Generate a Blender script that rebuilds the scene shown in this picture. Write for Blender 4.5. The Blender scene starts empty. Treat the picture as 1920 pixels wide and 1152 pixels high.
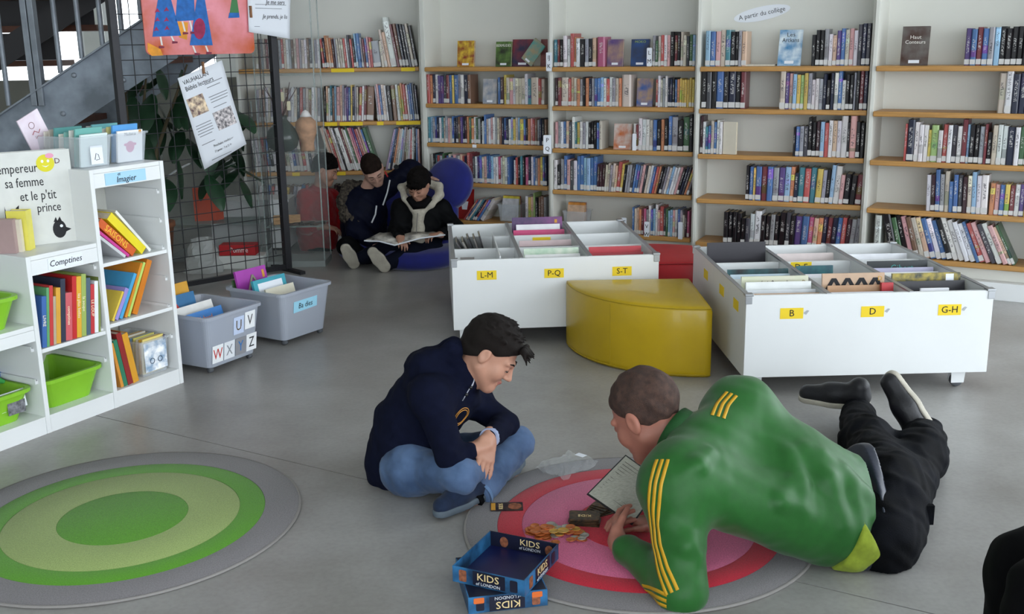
import bpy, bmesh, math, random
import numpy as np
from mathutils import Vector, Matrix, Euler
from mathutils.bvhtree import BVHTree
random.seed(7)
sc = bpy.context.scene
COL = sc.collection
# ------------------------------------------------------------------ camera
CAM_H, FPX = 1.45, 1990.36
PITCH, ROLL = math.radians(13.948), math.radians(-0.8923)
cam = bpy.data.cameras.new('camera'); cam_o = bpy.data.objects.new('camera', cam); COL.objects.link(cam_o)
cam.sensor_width = 36.0; cam.lens = FPX * 36.0 / 1920.0; cam.clip_start = 0.05; cam.clip_end = 200
cam_o.matrix_world = Matrix.Translation((0, 0, CAM_H)) @ Matrix.Rotation(math.pi / 2 - PITCH, 4, 'X') @ Matrix.Rotation(ROLL, 4, 'Z')
sc.camera = cam_o
# ------------------------------------------------------------------ light
wd = bpy.data.worlds.new('overcast_sky'); sc.world = wd; wd.use_nodes = True
bg = wd.node_tree.nodes['Background']; bg.inputs[0].default_value = (0.86, 0.93, 1.0, 1); bg.inputs[1].default_value = 3.1
sc.view_settings.view_transform = 'Standard'; sc.view_settings.look = 'None'
sc.view_settings.exposure = 0.85; sc.view_settings.gamma = 1.0; sc.view_settings.use_curve_mapping = False
def portal(loc, rot, sx, sy):
    l = bpy.data.lights.new('window_daylight', 'AREA'); l.shape = 'RECTANGLE'; l.size = sx; l.size_y = sy
    l.cycles.is_portal = True
    o = bpy.data.objects.new('window_daylight', l); COL.objects.link(o); o.location = loc; o.rotation_euler = rot
portal((5.9, 1.0, 1.7), (0, math.pi / 2, 0), 2.9, 9.0)
portal((1.0, -3.9, 1.7), (-math.pi / 2, 0, 0), 8.0, 2.9)
# ------------------------------------------------------------------ camera maths used to read real positions off measured floor points
_c, _s, _cr, _sr = math.cos(PITCH), math.sin(PITCH), math.cos(ROLL), math.sin(ROLL)
def ray(u, v):
    a, b = u - 960, v - 576
    x = (a * _cr + b * _sr) / FPX; y = -(-a * _sr + b * _cr) / FPX
    return Vector((x, _c + y * _s, -_s + y * _c))
def pz(u, v, z=0.0):
    d = ray(u, v); t = (z - CAM_H) / d.z
    return Vector((d.x * t, d.y * t, z))
def py(u, v, Y):
    d = ray(u, v); t = Y / d.y
    return Vector((d.x * t, Y, d.z * t + CAM_H))
def proj(p):
    X, Y, Z = p[0], p[1], p[2] - CAM_H
    d = Y * _c - Z * _s; w = Y * _s + Z * _c
    x = FPX * X / d; y = -FPX * w / d
    return 960 + x * _cr - y * _sr, 576 + x * _sr + y * _cr
# ------------------------------------------------------------------ materials
def lin(h):
    if isinstance(h, str):
        h = h.lstrip('#'); c = [int(h[i:i + 2], 16) / 255 for i in (0, 2, 4)]
    else: c = h
    return tuple(x / 12.92 if x <= 0.04045 else ((x + 0.055) / 1.055) ** 2.4 for x in c) + (1.0,)
MATS = {}
def mat(name, col, rough=0.5, metal=0.0, var=0.0, vscale=20.0, bump=0.0, bscale=80.0, spec=0.5, alpha=1.0, trans=0.0, sheen=0.0, stretch=None, col2=None, coat=0.0, ior=1.45):
    if name in MATS: return MATS[name]
    m = bpy.data.materials.new(name); m.use_nodes = True; nt = m.node_tree; b = nt.nodes['Principled BSDF']
    c = lin(col); b.inputs['Base Color'].default_value = c
    b.inputs['Roughness'].default_value = rough; b.inputs['Metallic'].default_value = metal
    b.inputs['Specular IOR Level'].default_value = spec; b.inputs['IOR'].default_value = ior
    b.inputs['Alpha'].default_value = alpha; b.inputs['Transmission Weight'].default_value = trans
    b.inputs['Sheen Weight'].default_value = sheen; b.inputs['Coat Weight'].default_value = coat
    if var or bump or col2:
        tc = nt.nodes.new('ShaderNodeTexCoord'); mp = nt.nodes.new('ShaderNodeMapping')
        nt.links.new(tc.outputs['Object'], mp.inputs[0])
        if stretch: mp.inputs['Scale'].default_value = stretch
    if var or col2:
        n = nt.nodes.new('ShaderNodeTexNoise'); n.inputs['Scale'].default_value = vscale; n.inputs['Detail'].default_value = 5
        nt.links.new(mp.outputs[0], n.inputs['Vector'])
        r = nt.nodes.new('ShaderNodeValToRGB'); nt.links.new(n.outputs[0], r.inputs[0])
        r.color_ramp.elements[0].position = 0.35; r.color_ramp.elements[1].position = 0.65
        c2 = lin(col2) if col2 else c
        r.color_ramp.elements[0].color = tuple(max(0, x * (1 - var)) for x in c[:3]) + (1,)
        r.color_ramp.elements[1].color = tuple(min(1, x * (1 + var)) for x in c2[:3]) + (1,)
        nt.links.new(r.outputs[0], b.inputs['Base Color'])
    if bump:
        n2 = nt.nodes.new('ShaderNodeTexNoise'); n2.inputs['Scale'].default_value = bscale; n2.inputs['Detail'].default_value = 4
        nt.links.new(mp.outputs[0], n2.inputs['Vector'])
        bp = nt.nodes.new('ShaderNodeBump'); bp.inputs['Strength'].default_value = bump; bp.inputs['Distance'].default_value = 0.01
        nt.links.new(n2.outputs[0], bp.inputs['Height']); nt.links.new(bp.outputs[0], b.inputs['Normal'])
    MATS[name] = m
    return m
WHITE = mat('white_laminate', '#e4e6e6', 0.35, var=0.02, vscale=3)
WHITE2 = mat('white_paint_panel', '#dcdcd4', 0.5, var=0.02, vscale=2)
WOOD = mat('oak_edge', '#b98a4e', 0.45, var=0.14, vscale=9, stretch=(0.6, 6, 14), bump=0.05)
BLACKMET = mat('black_metal', '#26262a', 0.45, metal=0.3, var=0.1)
STEEL = mat('galvanised_steel', '#8d949c', 0.5, metal=0.45, var=0.16, vscale=9, bump=0.08, bscale=14)
STEELD = mat('galvanised_steel_plate', '#7f8891', 0.55, metal=0.35, var=0.25, vscale=5, col2='#8d96a0', bump=0.06, bscale=9)
ALU = mat('aluminium_trim', '#b4b7ba', 0.35, metal=0.8)
PAPER = mat('white_paper', '#e9edf4', 0.75)
INK = mat('black_ink', '#1b1b20', 0.7)
PAGES = mat('book_pages', '#d8cdb6', 0.85, var=0.12, vscale=60, stretch=(12, 1, 1))
YLAB = mat('yellow_paper_label', '#efcf2a', 0.65)
RUBBER = mat('grey_rubber', '#55585c', 0.6)
DARKIN = mat('dark_plastic', '#1e1f22', 0.4)
# ------------------------------------------------------------------ mesh helpers
class MB:
    def __init__(s): s.v = []; s.f = []; s.mi = []; s.sm = []
    def add(s, vs, fs, mi=0, smooth=False, M=None):
        o = len(s.v)
        s.v += [tuple(M @ Vector(p)) if M is not None else tuple(p) for p in vs]
        s.f += [tuple(i + o for i in f) for f in fs]; s.mi += [mi] * len(fs); s.sm += [smooth] * len(fs)
        return s
    def box(s, x0, x1, y0, y1, z0, z1, mi=0, M=None):
        v = [(x0, y0, z0), (x1, y0, z0), (x1, y1, z0), (x0, y1, z0), (x0, y0, z1), (x1, y0, z1), (x1, y1, z1), (x0, y1, z1)]
        return s.add(v, [(0, 3, 2, 1), (4, 5, 6, 7), (0, 1, 5, 4), (1, 2, 6, 5), (2, 3, 7, 6), (3, 0, 4, 7)], mi, False, M)
    def prism(s, poly, z0, z1, mi=0, M=None, smooth=False):
        n = len(poly)
        a = sum(poly[i][0] * poly[(i + 1) % n][1] - poly[(i + 1) % n][0] * poly[i][1] for i in range(n))
        if a < 0: poly = poly[::-1]
        v = [(p[0], p[1], z0) for p in poly] + [(p[0], p[1], z1) for p in poly]
        s.add(v, [tuple(range(n))[::-1], tuple(range(n, 2 * n))], mi, False, M)
        return s.add(v, [(i, (i + 1) % n, n + (i + 1) % n, n + i) for i in range(n)], mi, smooth, M)
    def tube(s, pts, r, n=8, mi=0, cap=True, M=None):
        pts = [Vector(p) for p in pts]; N = len(pts); rs = r if isinstance(r, (list, tuple)) else [r] * N
        v = []; up = None
        for i, p in enumerate(pts):
            t = (pts[min(i + 1, N - 1)] - pts[max(i - 1, 0)]).normalized()
            if up is None:
                up = Vector((0, 0, 1)) if abs(t.z) < 0.9 else Vector((1, 0, 0))
            a = t.cross(up).normalized(); b = a.cross(t).normalized(); up = b
            for k in range(n):
                th = 2 * math.pi * k / n; v.append(p + (a * math.cos(th) + b * math.sin(th)) * rs[i])
        f = [(i * n + k, i * n + (k + 1) % n, (i + 1) * n + (k + 1) % n, (i + 1) * n + k) for i in range(N - 1) for k in range(n)]
        f = [q[::-1] for q in f]
        s.add(v, f, mi, True, M)
        if cap: s.add(v, [tuple(range(n)), tuple(range((N - 1) * n, N * n))[::-1]], mi, False, M)
        return s
    def lathe(s, prof, n=24, mi=0, M=None, a0=0.0, a1=2 * math.pi):
        full = abs(a1 - a0 - 2 * math.pi) < 1e-6; m = n if full else n + 1
        v = [(r * math.cos(a0 + (a1 - a0) * k / n), r * math.sin(a0 + (a1 - a0) * k / n), z) for r, z in prof for k in range(m)]
        f = []
        for i in range(len(prof) - 1):
            for k in range(n):
                k2 = (k + 1) % m if full else k + 1
                f.append((i * m + k, i * m + k2, (i + 1) * m + k2, (i + 1) * m + k))
        return s.add(v, f, mi, True, M)
    def mesh(s, name, mats=()):
        me = bpy.data.meshes.new(name); me.from_pydata(s.v, [], s.f)
        for m in mats: me.materials.append(m)
        me.polygons.foreach_set('material_index', s.mi); me.polygons.foreach_set('use_smooth', s.sm); me.update()
        return me
    def build(s, name, mats, parent=None, M=None, bevel=0.0, seg=2):
        if not isinstance(mats, (list, tuple)): mats = [mats]
        o = obj(name, s.mesh(name, mats), parent, M)
        if bevel:
            md = o.modifiers.new('bevel', 'BEVEL'); md.width = bevel; md.segments = seg; md.limit_method = 'ANGLE'; md.harden_normals = False
        return o
def obj(name, data, parent=None, M=None):
    o = bpy.data.objects.new(name, data); COL.objects.link(o)
    if parent is not None: o.parent = parent
    if M is not None: o.matrix_local = M
    return o
def tag(o, label=None, cat=None, group=None, kind=None):
    if label: o['label'] = label
    if cat: o['category'] = cat
    if group: o['group'] = group
    if kind: o['kind'] = kind
    return o
def thing(name, label, cat, M=None, group=None):
    return tag(obj(name, None, None, M if M is not None else Matrix()), label, cat, group)
def part(name, mb, mats, parent, M=None, label=None, bevel=0.0, seg=2):
    o = mb.build(name, mats, parent, M, bevel, seg)
    if label: o['label'] = label
    return o
def frame(loc, rz=0.0): return Matrix.Translation(loc) @ Matrix.Rotation(rz, 4, 'Z')
def axes(o, x, y, z):
    M = Matrix((x, y, z)).transposed().to_4x4(); M.translation = o
    return M
_tx = {}
def text_mesh(s, size, align='CENTER', extrude=0.0004, shear=0.0, sx=1.0):
    k = (s, size, align, extrude, shear, sx)
    if k in _tx: return _tx[k]
    cu = bpy.data.curves.new('lettering', 'FONT'); cu.body = s; cu.size = size; cu.align_x = align; cu.align_y = 'CENTER'
    cu.extrude = extrude; cu.resolution_u = 2; cu.shear = shear
    o = bpy.data.objects.new('lettering', cu); me = bpy.data.meshes.new_from_object(o)
    bpy.data.objects.remove(o); bpy.data.curves.remove(cu)
    if sx != 1.0: me.transform(Matrix.Diagonal((sx, 1, 1, 1)))
    _tx[k] = me
    return me
def text(parent, s, size, m, M, name='lettering', align='CENTER', shear=0.0, sx=1.0, extrude=0.0004):
    me = text_mesh(s, size, align, extrude, shear, sx).copy(); me.materials.clear(); me.materials.append(m)
    return obj(name, me, parent, M)
def facing(o, x, z):
    """matrix whose local XY plane is a face: local x along x, local y along z (up), normal out"""
    x = Vector(x).normalized(); z = Vector(z); n = x.cross(z).normalized(); y = n.cross(x).normalized()
    return axes(Vector(o), x, y, n)
def copy_tree(o, parent=None):
    c = o.copy(); COL.objects.link(c); c.parent = parent
    for ch in list(o.children): copy_tree(ch, c)
    return c
def rrect(x0, x1, y0, y1, r, n=4):
    out = []
    for cx, cy, a in ((x1 - r, y0 + r, -90), (x1 - r, y1 - r, 0), (x0 + r, y1 - r, 90), (x0 + r, y0 + r, 180)):
        for k in range(n + 1):
            t = math.radians(a + 90 * k / n); out.append((cx + r * math.cos(t), cy + r * math.sin(t)))
    return out
def disc(cx, cy, rx, ry=None, n=20): return [(cx + rx * math.cos(2 * math.pi * k / n), cy + (ry or rx) * math.sin(2 * math.pi * k / n)) for k in range(n)]
# ================================================================== ROOM SHELL
def floor_mat():
    m = bpy.data.materials.new('polished_concrete'); m.use_nodes = True; nt = m.node_tree; b = nt.nodes['Principled BSDF']
    tc = nt.nodes.new('ShaderNodeTexCoord')
    n1 = nt.nodes.new('ShaderNodeTexNoise'); n1.inputs['Scale'].default_value = 1.3; n1.inputs['Detail'].default_value = 8; n1.inputs['Roughness'].default_value = 0.6
    n2 = nt.nodes.new('ShaderNodeTexNoise'); n2.inputs['Scale'].default_value = 60; n2.inputs['Detail'].default_value = 5
    n3 = nt.nodes.new('ShaderNodeTexVoronoi'); n3.inputs['Scale'].default_value = 3.1
    for n in (n1, n2, n3): nt.links.new(tc.outputs['Object'], n.inputs['Vector'])
    r = nt.nodes.new('ShaderNodeValToRGB'); nt.links.new(n1.outputs[0], r.inputs[0])
    r.color_ramp.elements[0].position = 0.3; r.color_ramp.elements[0].color = lin('#7d7974')
    r.color_ramp.elements[1].position = 0.72; r.color_ramp.elements[1].color = lin('#abaaa8')
    mx = nt.nodes.new('ShaderNodeMixRGB'); mx.blend_type = 'MULTIPLY'; mx.inputs[0].default_value = 0.35
    r2 = nt.nodes.new('ShaderNodeValToRGB'); nt.links.new(n2.outputs[0], r2.inputs[0])
    r2.color_ramp.elements[0].position = 0.3; r2.color_ramp.elements[0].color = (0.7, 0.7, 0.68, 1); r2.color_ramp.elements[1].position = 0.6; r2.color_ramp.elements[1].color = (1, 1, 1, 1)
    nt.links.new(r.outputs[0], mx.inputs[1]); nt.links.new(r2.outputs[0], mx.inputs[2]); nt.links.new(mx.outputs[0], b.inputs['Base Color'])
    rr = nt.nodes.new('ShaderNodeMapRange'); rr.inputs[3].default_value = 0.24; rr.inputs[4].default_value = 0.42
    nt.links.new(n1.outputs[0], rr.inputs[0]); nt.links.new(rr.outputs[0], b.inputs['Roughness'])
    b.inputs['Specular IOR Level'].default_value = 0.5
    return m
FLOOR = floor_mat()
JOINT = mat('dark_joint', '#2b2a29', 0.9)
fl = tag(MB().box(-6, 6, -4, 11, -0.12, -0.006).build('floor', JOINT), 'grey polished concrete floor with a saw-cut joint', None, None, 'structure')
j0, j1 = pz(190, 782), pz(1700, 1140); jd = (j1 - j0).normalized(); jn = Vector((-jd.y, jd.x, 0))
a, b_ = j0 - jd * 6, j0 + jd * 8; g = jn * 0.0022
far = [a + g, b_ + g, b_ + g + jn * 13, a + g + jn * 13]; near = [a - g, b_ - g, b_ - g - jn * 9, a - g - jn * 9]
def clip(poly):
    for ax, lim, sg in ((0, -6, 1), (0, 6, -1), (1, -4, 1), (1, 11, -1)):
        out = []
        for i in range(len(poly)):
            p, q = poly[i], poly[(i + 1) % len(poly)]
            ip, iq = (p[ax] - lim) * sg >= 0, (q[ax] - lim) * sg >= 0
            if ip: out.append(p)
            if ip != iq: t = (lim - p[ax]) / (q[ax] - p[ax]); out.append(p.lerp(q, t))
        poly = out
    return poly
for pl in (far, near): MB().prism([(p.x, p.y) for p in clip(pl)], -0.006, 0).build('slab', FLOOR, fl)
PLAST = mat('white_plaster', '#d6d8d4', 0.8, var=0.03, vscale=2)
def struct(name, mb, m): return tag(mb.build(name, m), None, None, None, 'structure')
struct('ceiling', MB().box(-6, 6.2, -4.2, 11.2, 3.3, 3.45), PLAST)
struct('wall_back', MB().box(-2.6, 6.2, 11.0, 11.2, 0, 3.3), PLAST)
struct('wall_left', MB().box(-6.2, -6.0, -4.2, 11.2, 0, 3.3), PLAST)
# back-left facade with two tall windows seen through the staircase
wl = struct('wall_window', MB().box(-6, -2.6, 11.0, 11.2, 0, 0.5).box(-6, -2.6, 11.0, 11.2, 2.9, 3.3).box(-6, -5.6, 11, 11.2, .5, 2.9).box(-4.25, -4.05, 11, 11.2, .5, 2.9).box(-2.9, -2.6, 11, 11.2, .5, 2.9), PLAST)
PANE = mat('window_glass', '#f4f8ff', 0.05, alpha=0.12)
for i, (x0, x1) in enumerate(((-5.6, -4.25), (-4.05, -2.9))):
    w = tag(MB().box(x0, x0 + .06, 11.05, 11.12, .5, 2.9).box(x1 - .06, x1, 11.05, 11.12, .5, 2.9).box(x0, x1, 11.05, 11.12, .5, .56).box(x0, x1, 11.05, 11.12, 2.84, 2.9).build('window_%d' % (i + 1), WHITE), None, None, None, 'structure')
    MB().box(x0 + .06, x1 - .06, 11.08, 11.086, .56, 2.84).build('pane', PANE, w)
# glazed fronts on the right and behind the camera: posts and rails only
for i in range(7):
    y = -4 + i * 2.0
    struct('trim_%d' % (i + 1), MB().box(6.0, 6.15, y - .05, y + .05, 0, 3.3), STEEL)
for i in range(5):
    x = -5.9 + i * 2.9
    struct('trim_%d' % (i + 8), MB().box(x - .05, x + .05, -4.15, -4.0, 0, 3.3), STEEL)
struct('wall_right', MB().box(6.0, 6.2, 8.0, 11.2, 0, 3.3).box(6.0, 6.2, -4.2, 8, 0, .25), PLAST)
struct('wall_front', MB().box(-6, 6.2, -4.2, -4.0, 0, .25).box(-6.0, -3, -4.2, -4, .25, 3.3), PLAST)

# ================================================================== BOOKCASES
SH = [1.294, 1.039, 0.759, 0.479, 0.201]
SECT = {}
def bookcase(key, L, R, hs, label, top=2.25, depth=0.27, plinth=True, lt=0.022, rt=0.022):
    L, R = Vector(L), Vector(R); d = R - L; W = d.length; rz = math.atan2(d.y, d.x)
    M = frame((L.x, L.y, 0), rz)
    root = thing('bookcase', label, 'bookcase', M)
    part('side_panel', MB().box(-lt, 0, 0.012, depth, 0, top), WHITE2, root, bevel=.002)
    part('side_panel', MB().box(W, W + rt, 0.012, depth, 0, top), WHITE2, root, bevel=.002)
    part('back_panel', MB().box(0, W, depth - .012, depth, 0.02, top), WHITE2, root)
    part('top_panel', MB().box(0, W, 0.012, depth - .013, top - .025, top), WHITE2, root)
    for z in list(hs) + ([] if not plinth else []):
        part('shelf', MB().box(0.001, W - .001, -0.004, depth - .013, z - .03, z), WOOD, root, bevel=.006)
    if plinth:
        part('kick_board', MB().box(0, W, 0.06, 0.075, 0.1, hs[-1] - .03), WHITE2, root)
        part('plinth', MB().box(0, W, -0.003, 0.059, 0, 0.1), WHITE, root, bevel=.002)
    SECT[key] = (M, W, hs)
    return root
def ux(key, u, h, y=0.0):
    """distance along the shelf edge at image column u"""
    M, W, hs = SECT[key]; lo, hi = -0.6, W + 0.8
    for _ in range(40):
        m = (lo + hi) / 2
        if proj(M @ Vector((m, y, h)))[0] < u: lo = m
        else: hi = m
    return lo
def yscale(key, u, h):
    M = SECT[key][0]; p = M @ Vector((ux(key, u, h), 0, h))
    return (p.y * _c - (p.z - CAM_H) * _s) / FPX
Y1 = 8.02
r1 = py(789, 226, Y1); h1 = [py(787, 125.4, Y1).z, py(789, 226, Y1).z, py(791, 319, Y1).z, py(795, 408, Y1).z]
bc1 = bookcase('1', (py(452, 200, Y1).x, Y1), (r1.x, Y1), h1 + [0.12], 'white bookcase with yellow shelf labels behind the seated boys', rt=.03)
bc2 = bookcase('2', (-.601, 7.794), (.2635, 7.377), SH, 'white bookcase with oak shelves directly behind the round blue chair back', lt=.035)
bc3 = bookcase('3', (.288, 7.212), (1.168, 6.809), SH, 'white bookcase with oak shelves behind the bin lettered L-M to S-T')
bc4 = bookcase('4', (1.18, 6.698), (2.09, 6.284), SH, 'white bookcase bearing the oval college sign')
e = Vector((2.757 - 2.0975, 5.81 - 6.203)).normalized() * 0.98
bc5 = bookcase('5', (2.0975, 6.203), (2.0975 + e.x, 6.203 + e.y), SH, 'rightmost white bookcase, cut by the picture edge')
for o in (bc1, bc2, bc3, bc4, bc5): o['group'] = 'bookcases along the back wall'

PAL = dict(w='#e9e8ea', t='#d8cab8', k='#1d1a1f', n='#232946', b='#2a6cb4', c='#8bbbe0', q='#33899a', r='#c5332c', o='#dd8242', y='#e2c236', g='#47744a', l='#a8c56e', p='#e2a3a3', h='#c33f78', v='#583b8a', u='#482531', m='#7e2530', s='#a5a5ae', d='#4a4a53', e='#876049', i='#b8a3c6', a='#e2b698')
CNAME = dict(w='white', t='cream', k='black', n='navy', b='blue', c='light blue', q='teal', r='red', o='orange', y='yellow', g='green', l='lime green', p='pink', h='magenta', v='purple', u='dark maroon', m='maroon', s='grey', d='charcoal', e='brown', i='lilac', a='peach')
def book_mat(name, indiv):
    m = bpy.data.materials.new(name); m.use_nodes = True; nt = m.node_tree; N = nt.nodes.new; L = nt.links.new; b = nt.nodes['Principled BSDF']
    b.inputs['Roughness'].default_value = 0.3
    if indiv:
        oi = N('ShaderNodeObjectInfo'); col = oi.outputs['Color']; rnd = oi.outputs['Random']
        tc = N('ShaderNodeTexCoord'); loc = tc.outputs['Object']
    else:
        at = N('ShaderNodeAttribute'); at.attribute_name = 'cover_colour'; col = at.outputs['Color']
        a2 = N('ShaderNodeAttribute'); a2.attribute_name = 'cover_place'; loc = a2.outputs['Vector']
        a3 = N('ShaderNodeAttribute'); a3.attribute_name = 'cover_random'; rnd = a3.outputs['Fac']
    sx = N('ShaderNodeSeparateXYZ'); L(loc, sx.inputs[0])
    def mth(op, a, b_=None, clampit=False):
        n = N('ShaderNodeMath'); n.operation = op; n.use_clamp = clampit
        for i, q in enumerate((a, b_)):
            if q is None: continue
            if isinstance(q, (int, float)): n.inputs[i].default_value = q
            else: L(q, n.inputs[i])
        return n.outputs[0]
    r2 = mth('FRACT', mth('MULTIPLY', rnd, 17.31)); r3 = mth('FRACT', mth('MULTIPLY', rnd, 71.7)); r4 = mth('FRACT', mth('MULTIPLY', rnd, 313.3))
    # printed band in a second colour
    hs = N('ShaderNodeHueSaturation'); L(col, hs.inputs['Color']); L(mth('ADD', mth('MULTIPLY', r3, .3), .35), hs.inputs['Hue']); L(mth('ADD', r2, .5), hs.inputs['Value'])
    lo = mth('ADD', mth('MULTIPLY', r2, .6), .12)
    band = mth('MULTIPLY', mth('GREATER_THAN', sx.outputs[2], lo), mth('LESS_THAN', sx.outputs[2], mth('ADD', lo, mth('ADD', mth('MULTIPLY', r4, .3), .05))))
    band = mth('MULTIPLY', band, mth('GREATER_THAN', r3, .45))
    m1 = N('ShaderNodeMixRGB'); L(band, m1.inputs[0]); L(col, m1.inputs[1]); L(hs.outputs[0], m1.inputs[2])
    # lettering-like print on the spine
    cb = N('ShaderNodeCombineXYZ'); L(mth('MULTIPLY', sx.outputs[0], 2.2), cb.inputs[0]); L(mth('MULTIPLY', rnd, 90), cb.inputs[1]); L(mth('MULTIPLY', sx.outputs[2], 26), cb.inputs[2])
    nz = N('ShaderNodeTexNoise'); nz.inputs['Scale'].default_value = 1.6; nz.inputs['Detail'].default_value = 2; L(cb.outputs[0], nz.inputs['Vector'])
    t = mth('GREATER_THAN', nz.outputs[0], .53)
    t = mth('MULTIPLY', t, mth('MULTIPLY', mth('GREATER_THAN', sx.outputs[0], .28), mth('LESS_THAN', sx.outputs[0], .72)))
    t = mth('MULTIPLY', t, mth('MULTIPLY', mth('GREATER_THAN', sx.outputs[2], mth('ADD', mth('MULTIPLY', r4, .25), .25)), mth('LESS_THAN', sx.outputs[2], mth('ADD', mth('MULTIPLY', r2, .25), .68))))
    lum = N('ShaderNodeRGBToBW'); L(col, lum.inputs[0])
    ink = N('ShaderNodeMixRGB'); L(mth('GREATER_THAN', lum.outputs[0], .25), ink.inputs[0]); ink.inputs[1].default_value = (.75, .73, .7, 1); ink.inputs[2].default_value = (.06, .05, .07, 1)
    m2 = N('ShaderNodeMixRGB'); L(mth('MULTIPLY', t, .75), m2.inputs[0]); L(m1.outputs[0], m2.inputs[1]); L(ink.outputs[0], m2.inputs[2])
    fin = N('ShaderNodeHueSaturation'); fin.inputs['Saturation'].default_value = .84; fin.inputs['Value'].default_value = .8; L(m2.outputs[0], fin.inputs['Color'])
    L(fin.outputs[0], b.inputs['Base Color'])
    return m
BOOKM = book_mat('printed_book_cover', True); BOOKS = book_mat('printed_book_covers_packed', False)
def book_unit():
    b = MB()
    # rounded spine, two boards (material 0) and the page block (material 1)
    b.add([(0, .05, 0), (.2, 0, 0), (.8, 0, 0), (1, .05, 0), (1, 1, 0), (.9, 1, 0), (.9, .07, 0), (.1, .07, 0), (.1, 1, 0), (0, 1, 0)] +
          [(0, .05, 1), (.2, 0, 1), (.8, 0, 1), (1, .05, 1), (1, 1, 1), (.9, 1, 1), (.9, .07, 1), (.1, .07, 1), (.1, 1, 1), (0, 1, 1)],
          [(i, (i + 1) % 10, 10 + (i + 1) % 10, 10 + i) for i in range(10)] + [(10, 11, 17, 18, 19), (11, 12, 16, 17), (12, 13, 14, 15, 16), (9, 8, 7, 1, 0), (7, 6, 2, 1), (6, 5, 4, 3, 2)], 0)
    b.box(.1, .9, .07, .975, .015, .982, 1)
    return b
BU = book_unit(); BUM = BU.mesh('book', [BOOKM, PAGES])
LBL = mat('spine_label_white', '#cdccca', 0.5)
SPL = MB().box(.04, .96, -.012, .06, .03, .17).mesh('spine_label', [LBL])
ORD = 'first second third fourth fifth sixth seventh eighth ninth tenth eleventh twelfth thirteenth fourteenth fifteenth sixteenth seventeenth eighteenth nineteenth twentieth'.split()
def nth(i):
    if i < 20: return ORD[i]
    tens, o = divmod(i + 1, 10); T = {2: 'twenty', 3: 'thirty', 4: 'forty', 5: 'fifty'}[tens]
    return (T + '-' + ORD[o - 1]) if o else {30: 'thirtieth', 40: 'fortieth', 50: 'fiftieth'}[i + 1]
SHN = ['top', 'second', 'third', 'fourth', 'bottom']
CASEN = {'1': 'bookcase behind the boys', '2': 'bookcase beside blue chair', '3': 'middle bookcase', '4': 'bookcase under oval sign', '5': 'rightmost bookcase'}
PACK = dict(v=[], f=[], mi=[], col=[], pl=[], rn=[])
COUNT = {}
def parse(spec):
    out = []
    for t in spec.split():
        w = 2.0; hf = 1.0
        for ch in t[1:]:
            if ch.isdigit(): w = float(ch) * (1.0 if ch != '1' else 1.2)
            elif ch == '+': hf = 1.13
            elif ch == '-': hf = 0.85
        if len(t) > 1 and t[1] == '0': w = 2
        out.append((t[0], w, hf))
    return out
def jit(hexc, a=0.06):
    c = lin(hexc); k = random.uniform(1 - a * 2, 1 + a * 2)
    return tuple(max(0.004, min(1, x * k * random.uniform(1 - a, 1 + a))) for x in c[:3]) + (1,)
def shelf_run(key, si, u0, u1, hpx, lean, spec, packed=False, dp=None, inset=0.012):
    M, W, hs = SECT[key]; h = hs[si]; bk = parse(spec)
    x0, x1 = ux(key, u0, h, inset), ux(key, u1, h, inset); x0 = max(x0, 0.004); x1 = min(x1, W - .004) if u1 < 1910 else x1
    x1 = min(x1, W - .006)
    tot = sum(w for _, w, _ in bk); x = x0; ys = yscale(key, (u0 + u1) / 2, h)
    for i, (c, w, hf) in enumerate(bk):
        slot = (x1 - x0) * w / tot
        th = math.radians(lean if not isinstance(lean, tuple) else lean[0] + (lean[1] - lean[0]) * i / max(1, len(bk) - 1)); th += math.radians(random.uniform(-.4, .4)) if lean else 0
        t = slot * math.cos(th) * 0.97; H = hpx * ys * hf * random.uniform(.96, 1.04); D = (dp or random.uniform(.115, .15)) ; D = min(D, .22)
        yy = inset + random.uniform(0, .012)
        if th >= 0: px, pz_ = x + slot - t * math.cos(th), t * math.sin(th)
        else: px, pz_ = x, 0
        B = M @ Matrix.Translation((px, yy, h + pz_ + .0006)) @ Matrix.Rotation(th, 4, 'Y') @ Matrix.Diagonal((t, D, H, 1))
        col = jit(PAL[c]); x += slot
        if packed:
            o = len(PACK['v']); r = random.random()
            PACK['v'] += [tuple(B @ Vector(p)) for p in BU.v]; PACK['f'] += [tuple(k + o for k in f) for f in BU.f]; PACK['mi'] += BU.mi
            PACK['col'] += [col] * len(BU.v); PACK['pl'] += BU.v; PACK['rn'] += [r] * len(BU.v)
            if random.random() < .6:
                o = len(PACK['v']); q = MB().box(.04, .96, -.012, .06, .03, .17)
                PACK['v'] += [tuple(B @ Vector(p)) for p in q.v]; PACK['f'] += [tuple(k + o for k in f) for f in q.f]; PACK['mi'] += [2] * 6
                PACK['col'] += [col] * 8; PACK['pl'] += q.v; PACK['rn'] += [r] * 8
            continue
        n = COUNT.get((key, si), 0); COUNT[(key, si)] = n + 1
        ob = obj('book', BUM, None, B); ob.color = col
        tag(ob, '%s book, %s from left on the %s shelf of the %s' % (CNAME[c], nth(n), SHN[si], CASEN[key]), 'book', 'books on the shelves')
        if random.random() < .72:
            lb = obj('spine_label', SPL, ob); lb.matrix_local = Matrix()
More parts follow.
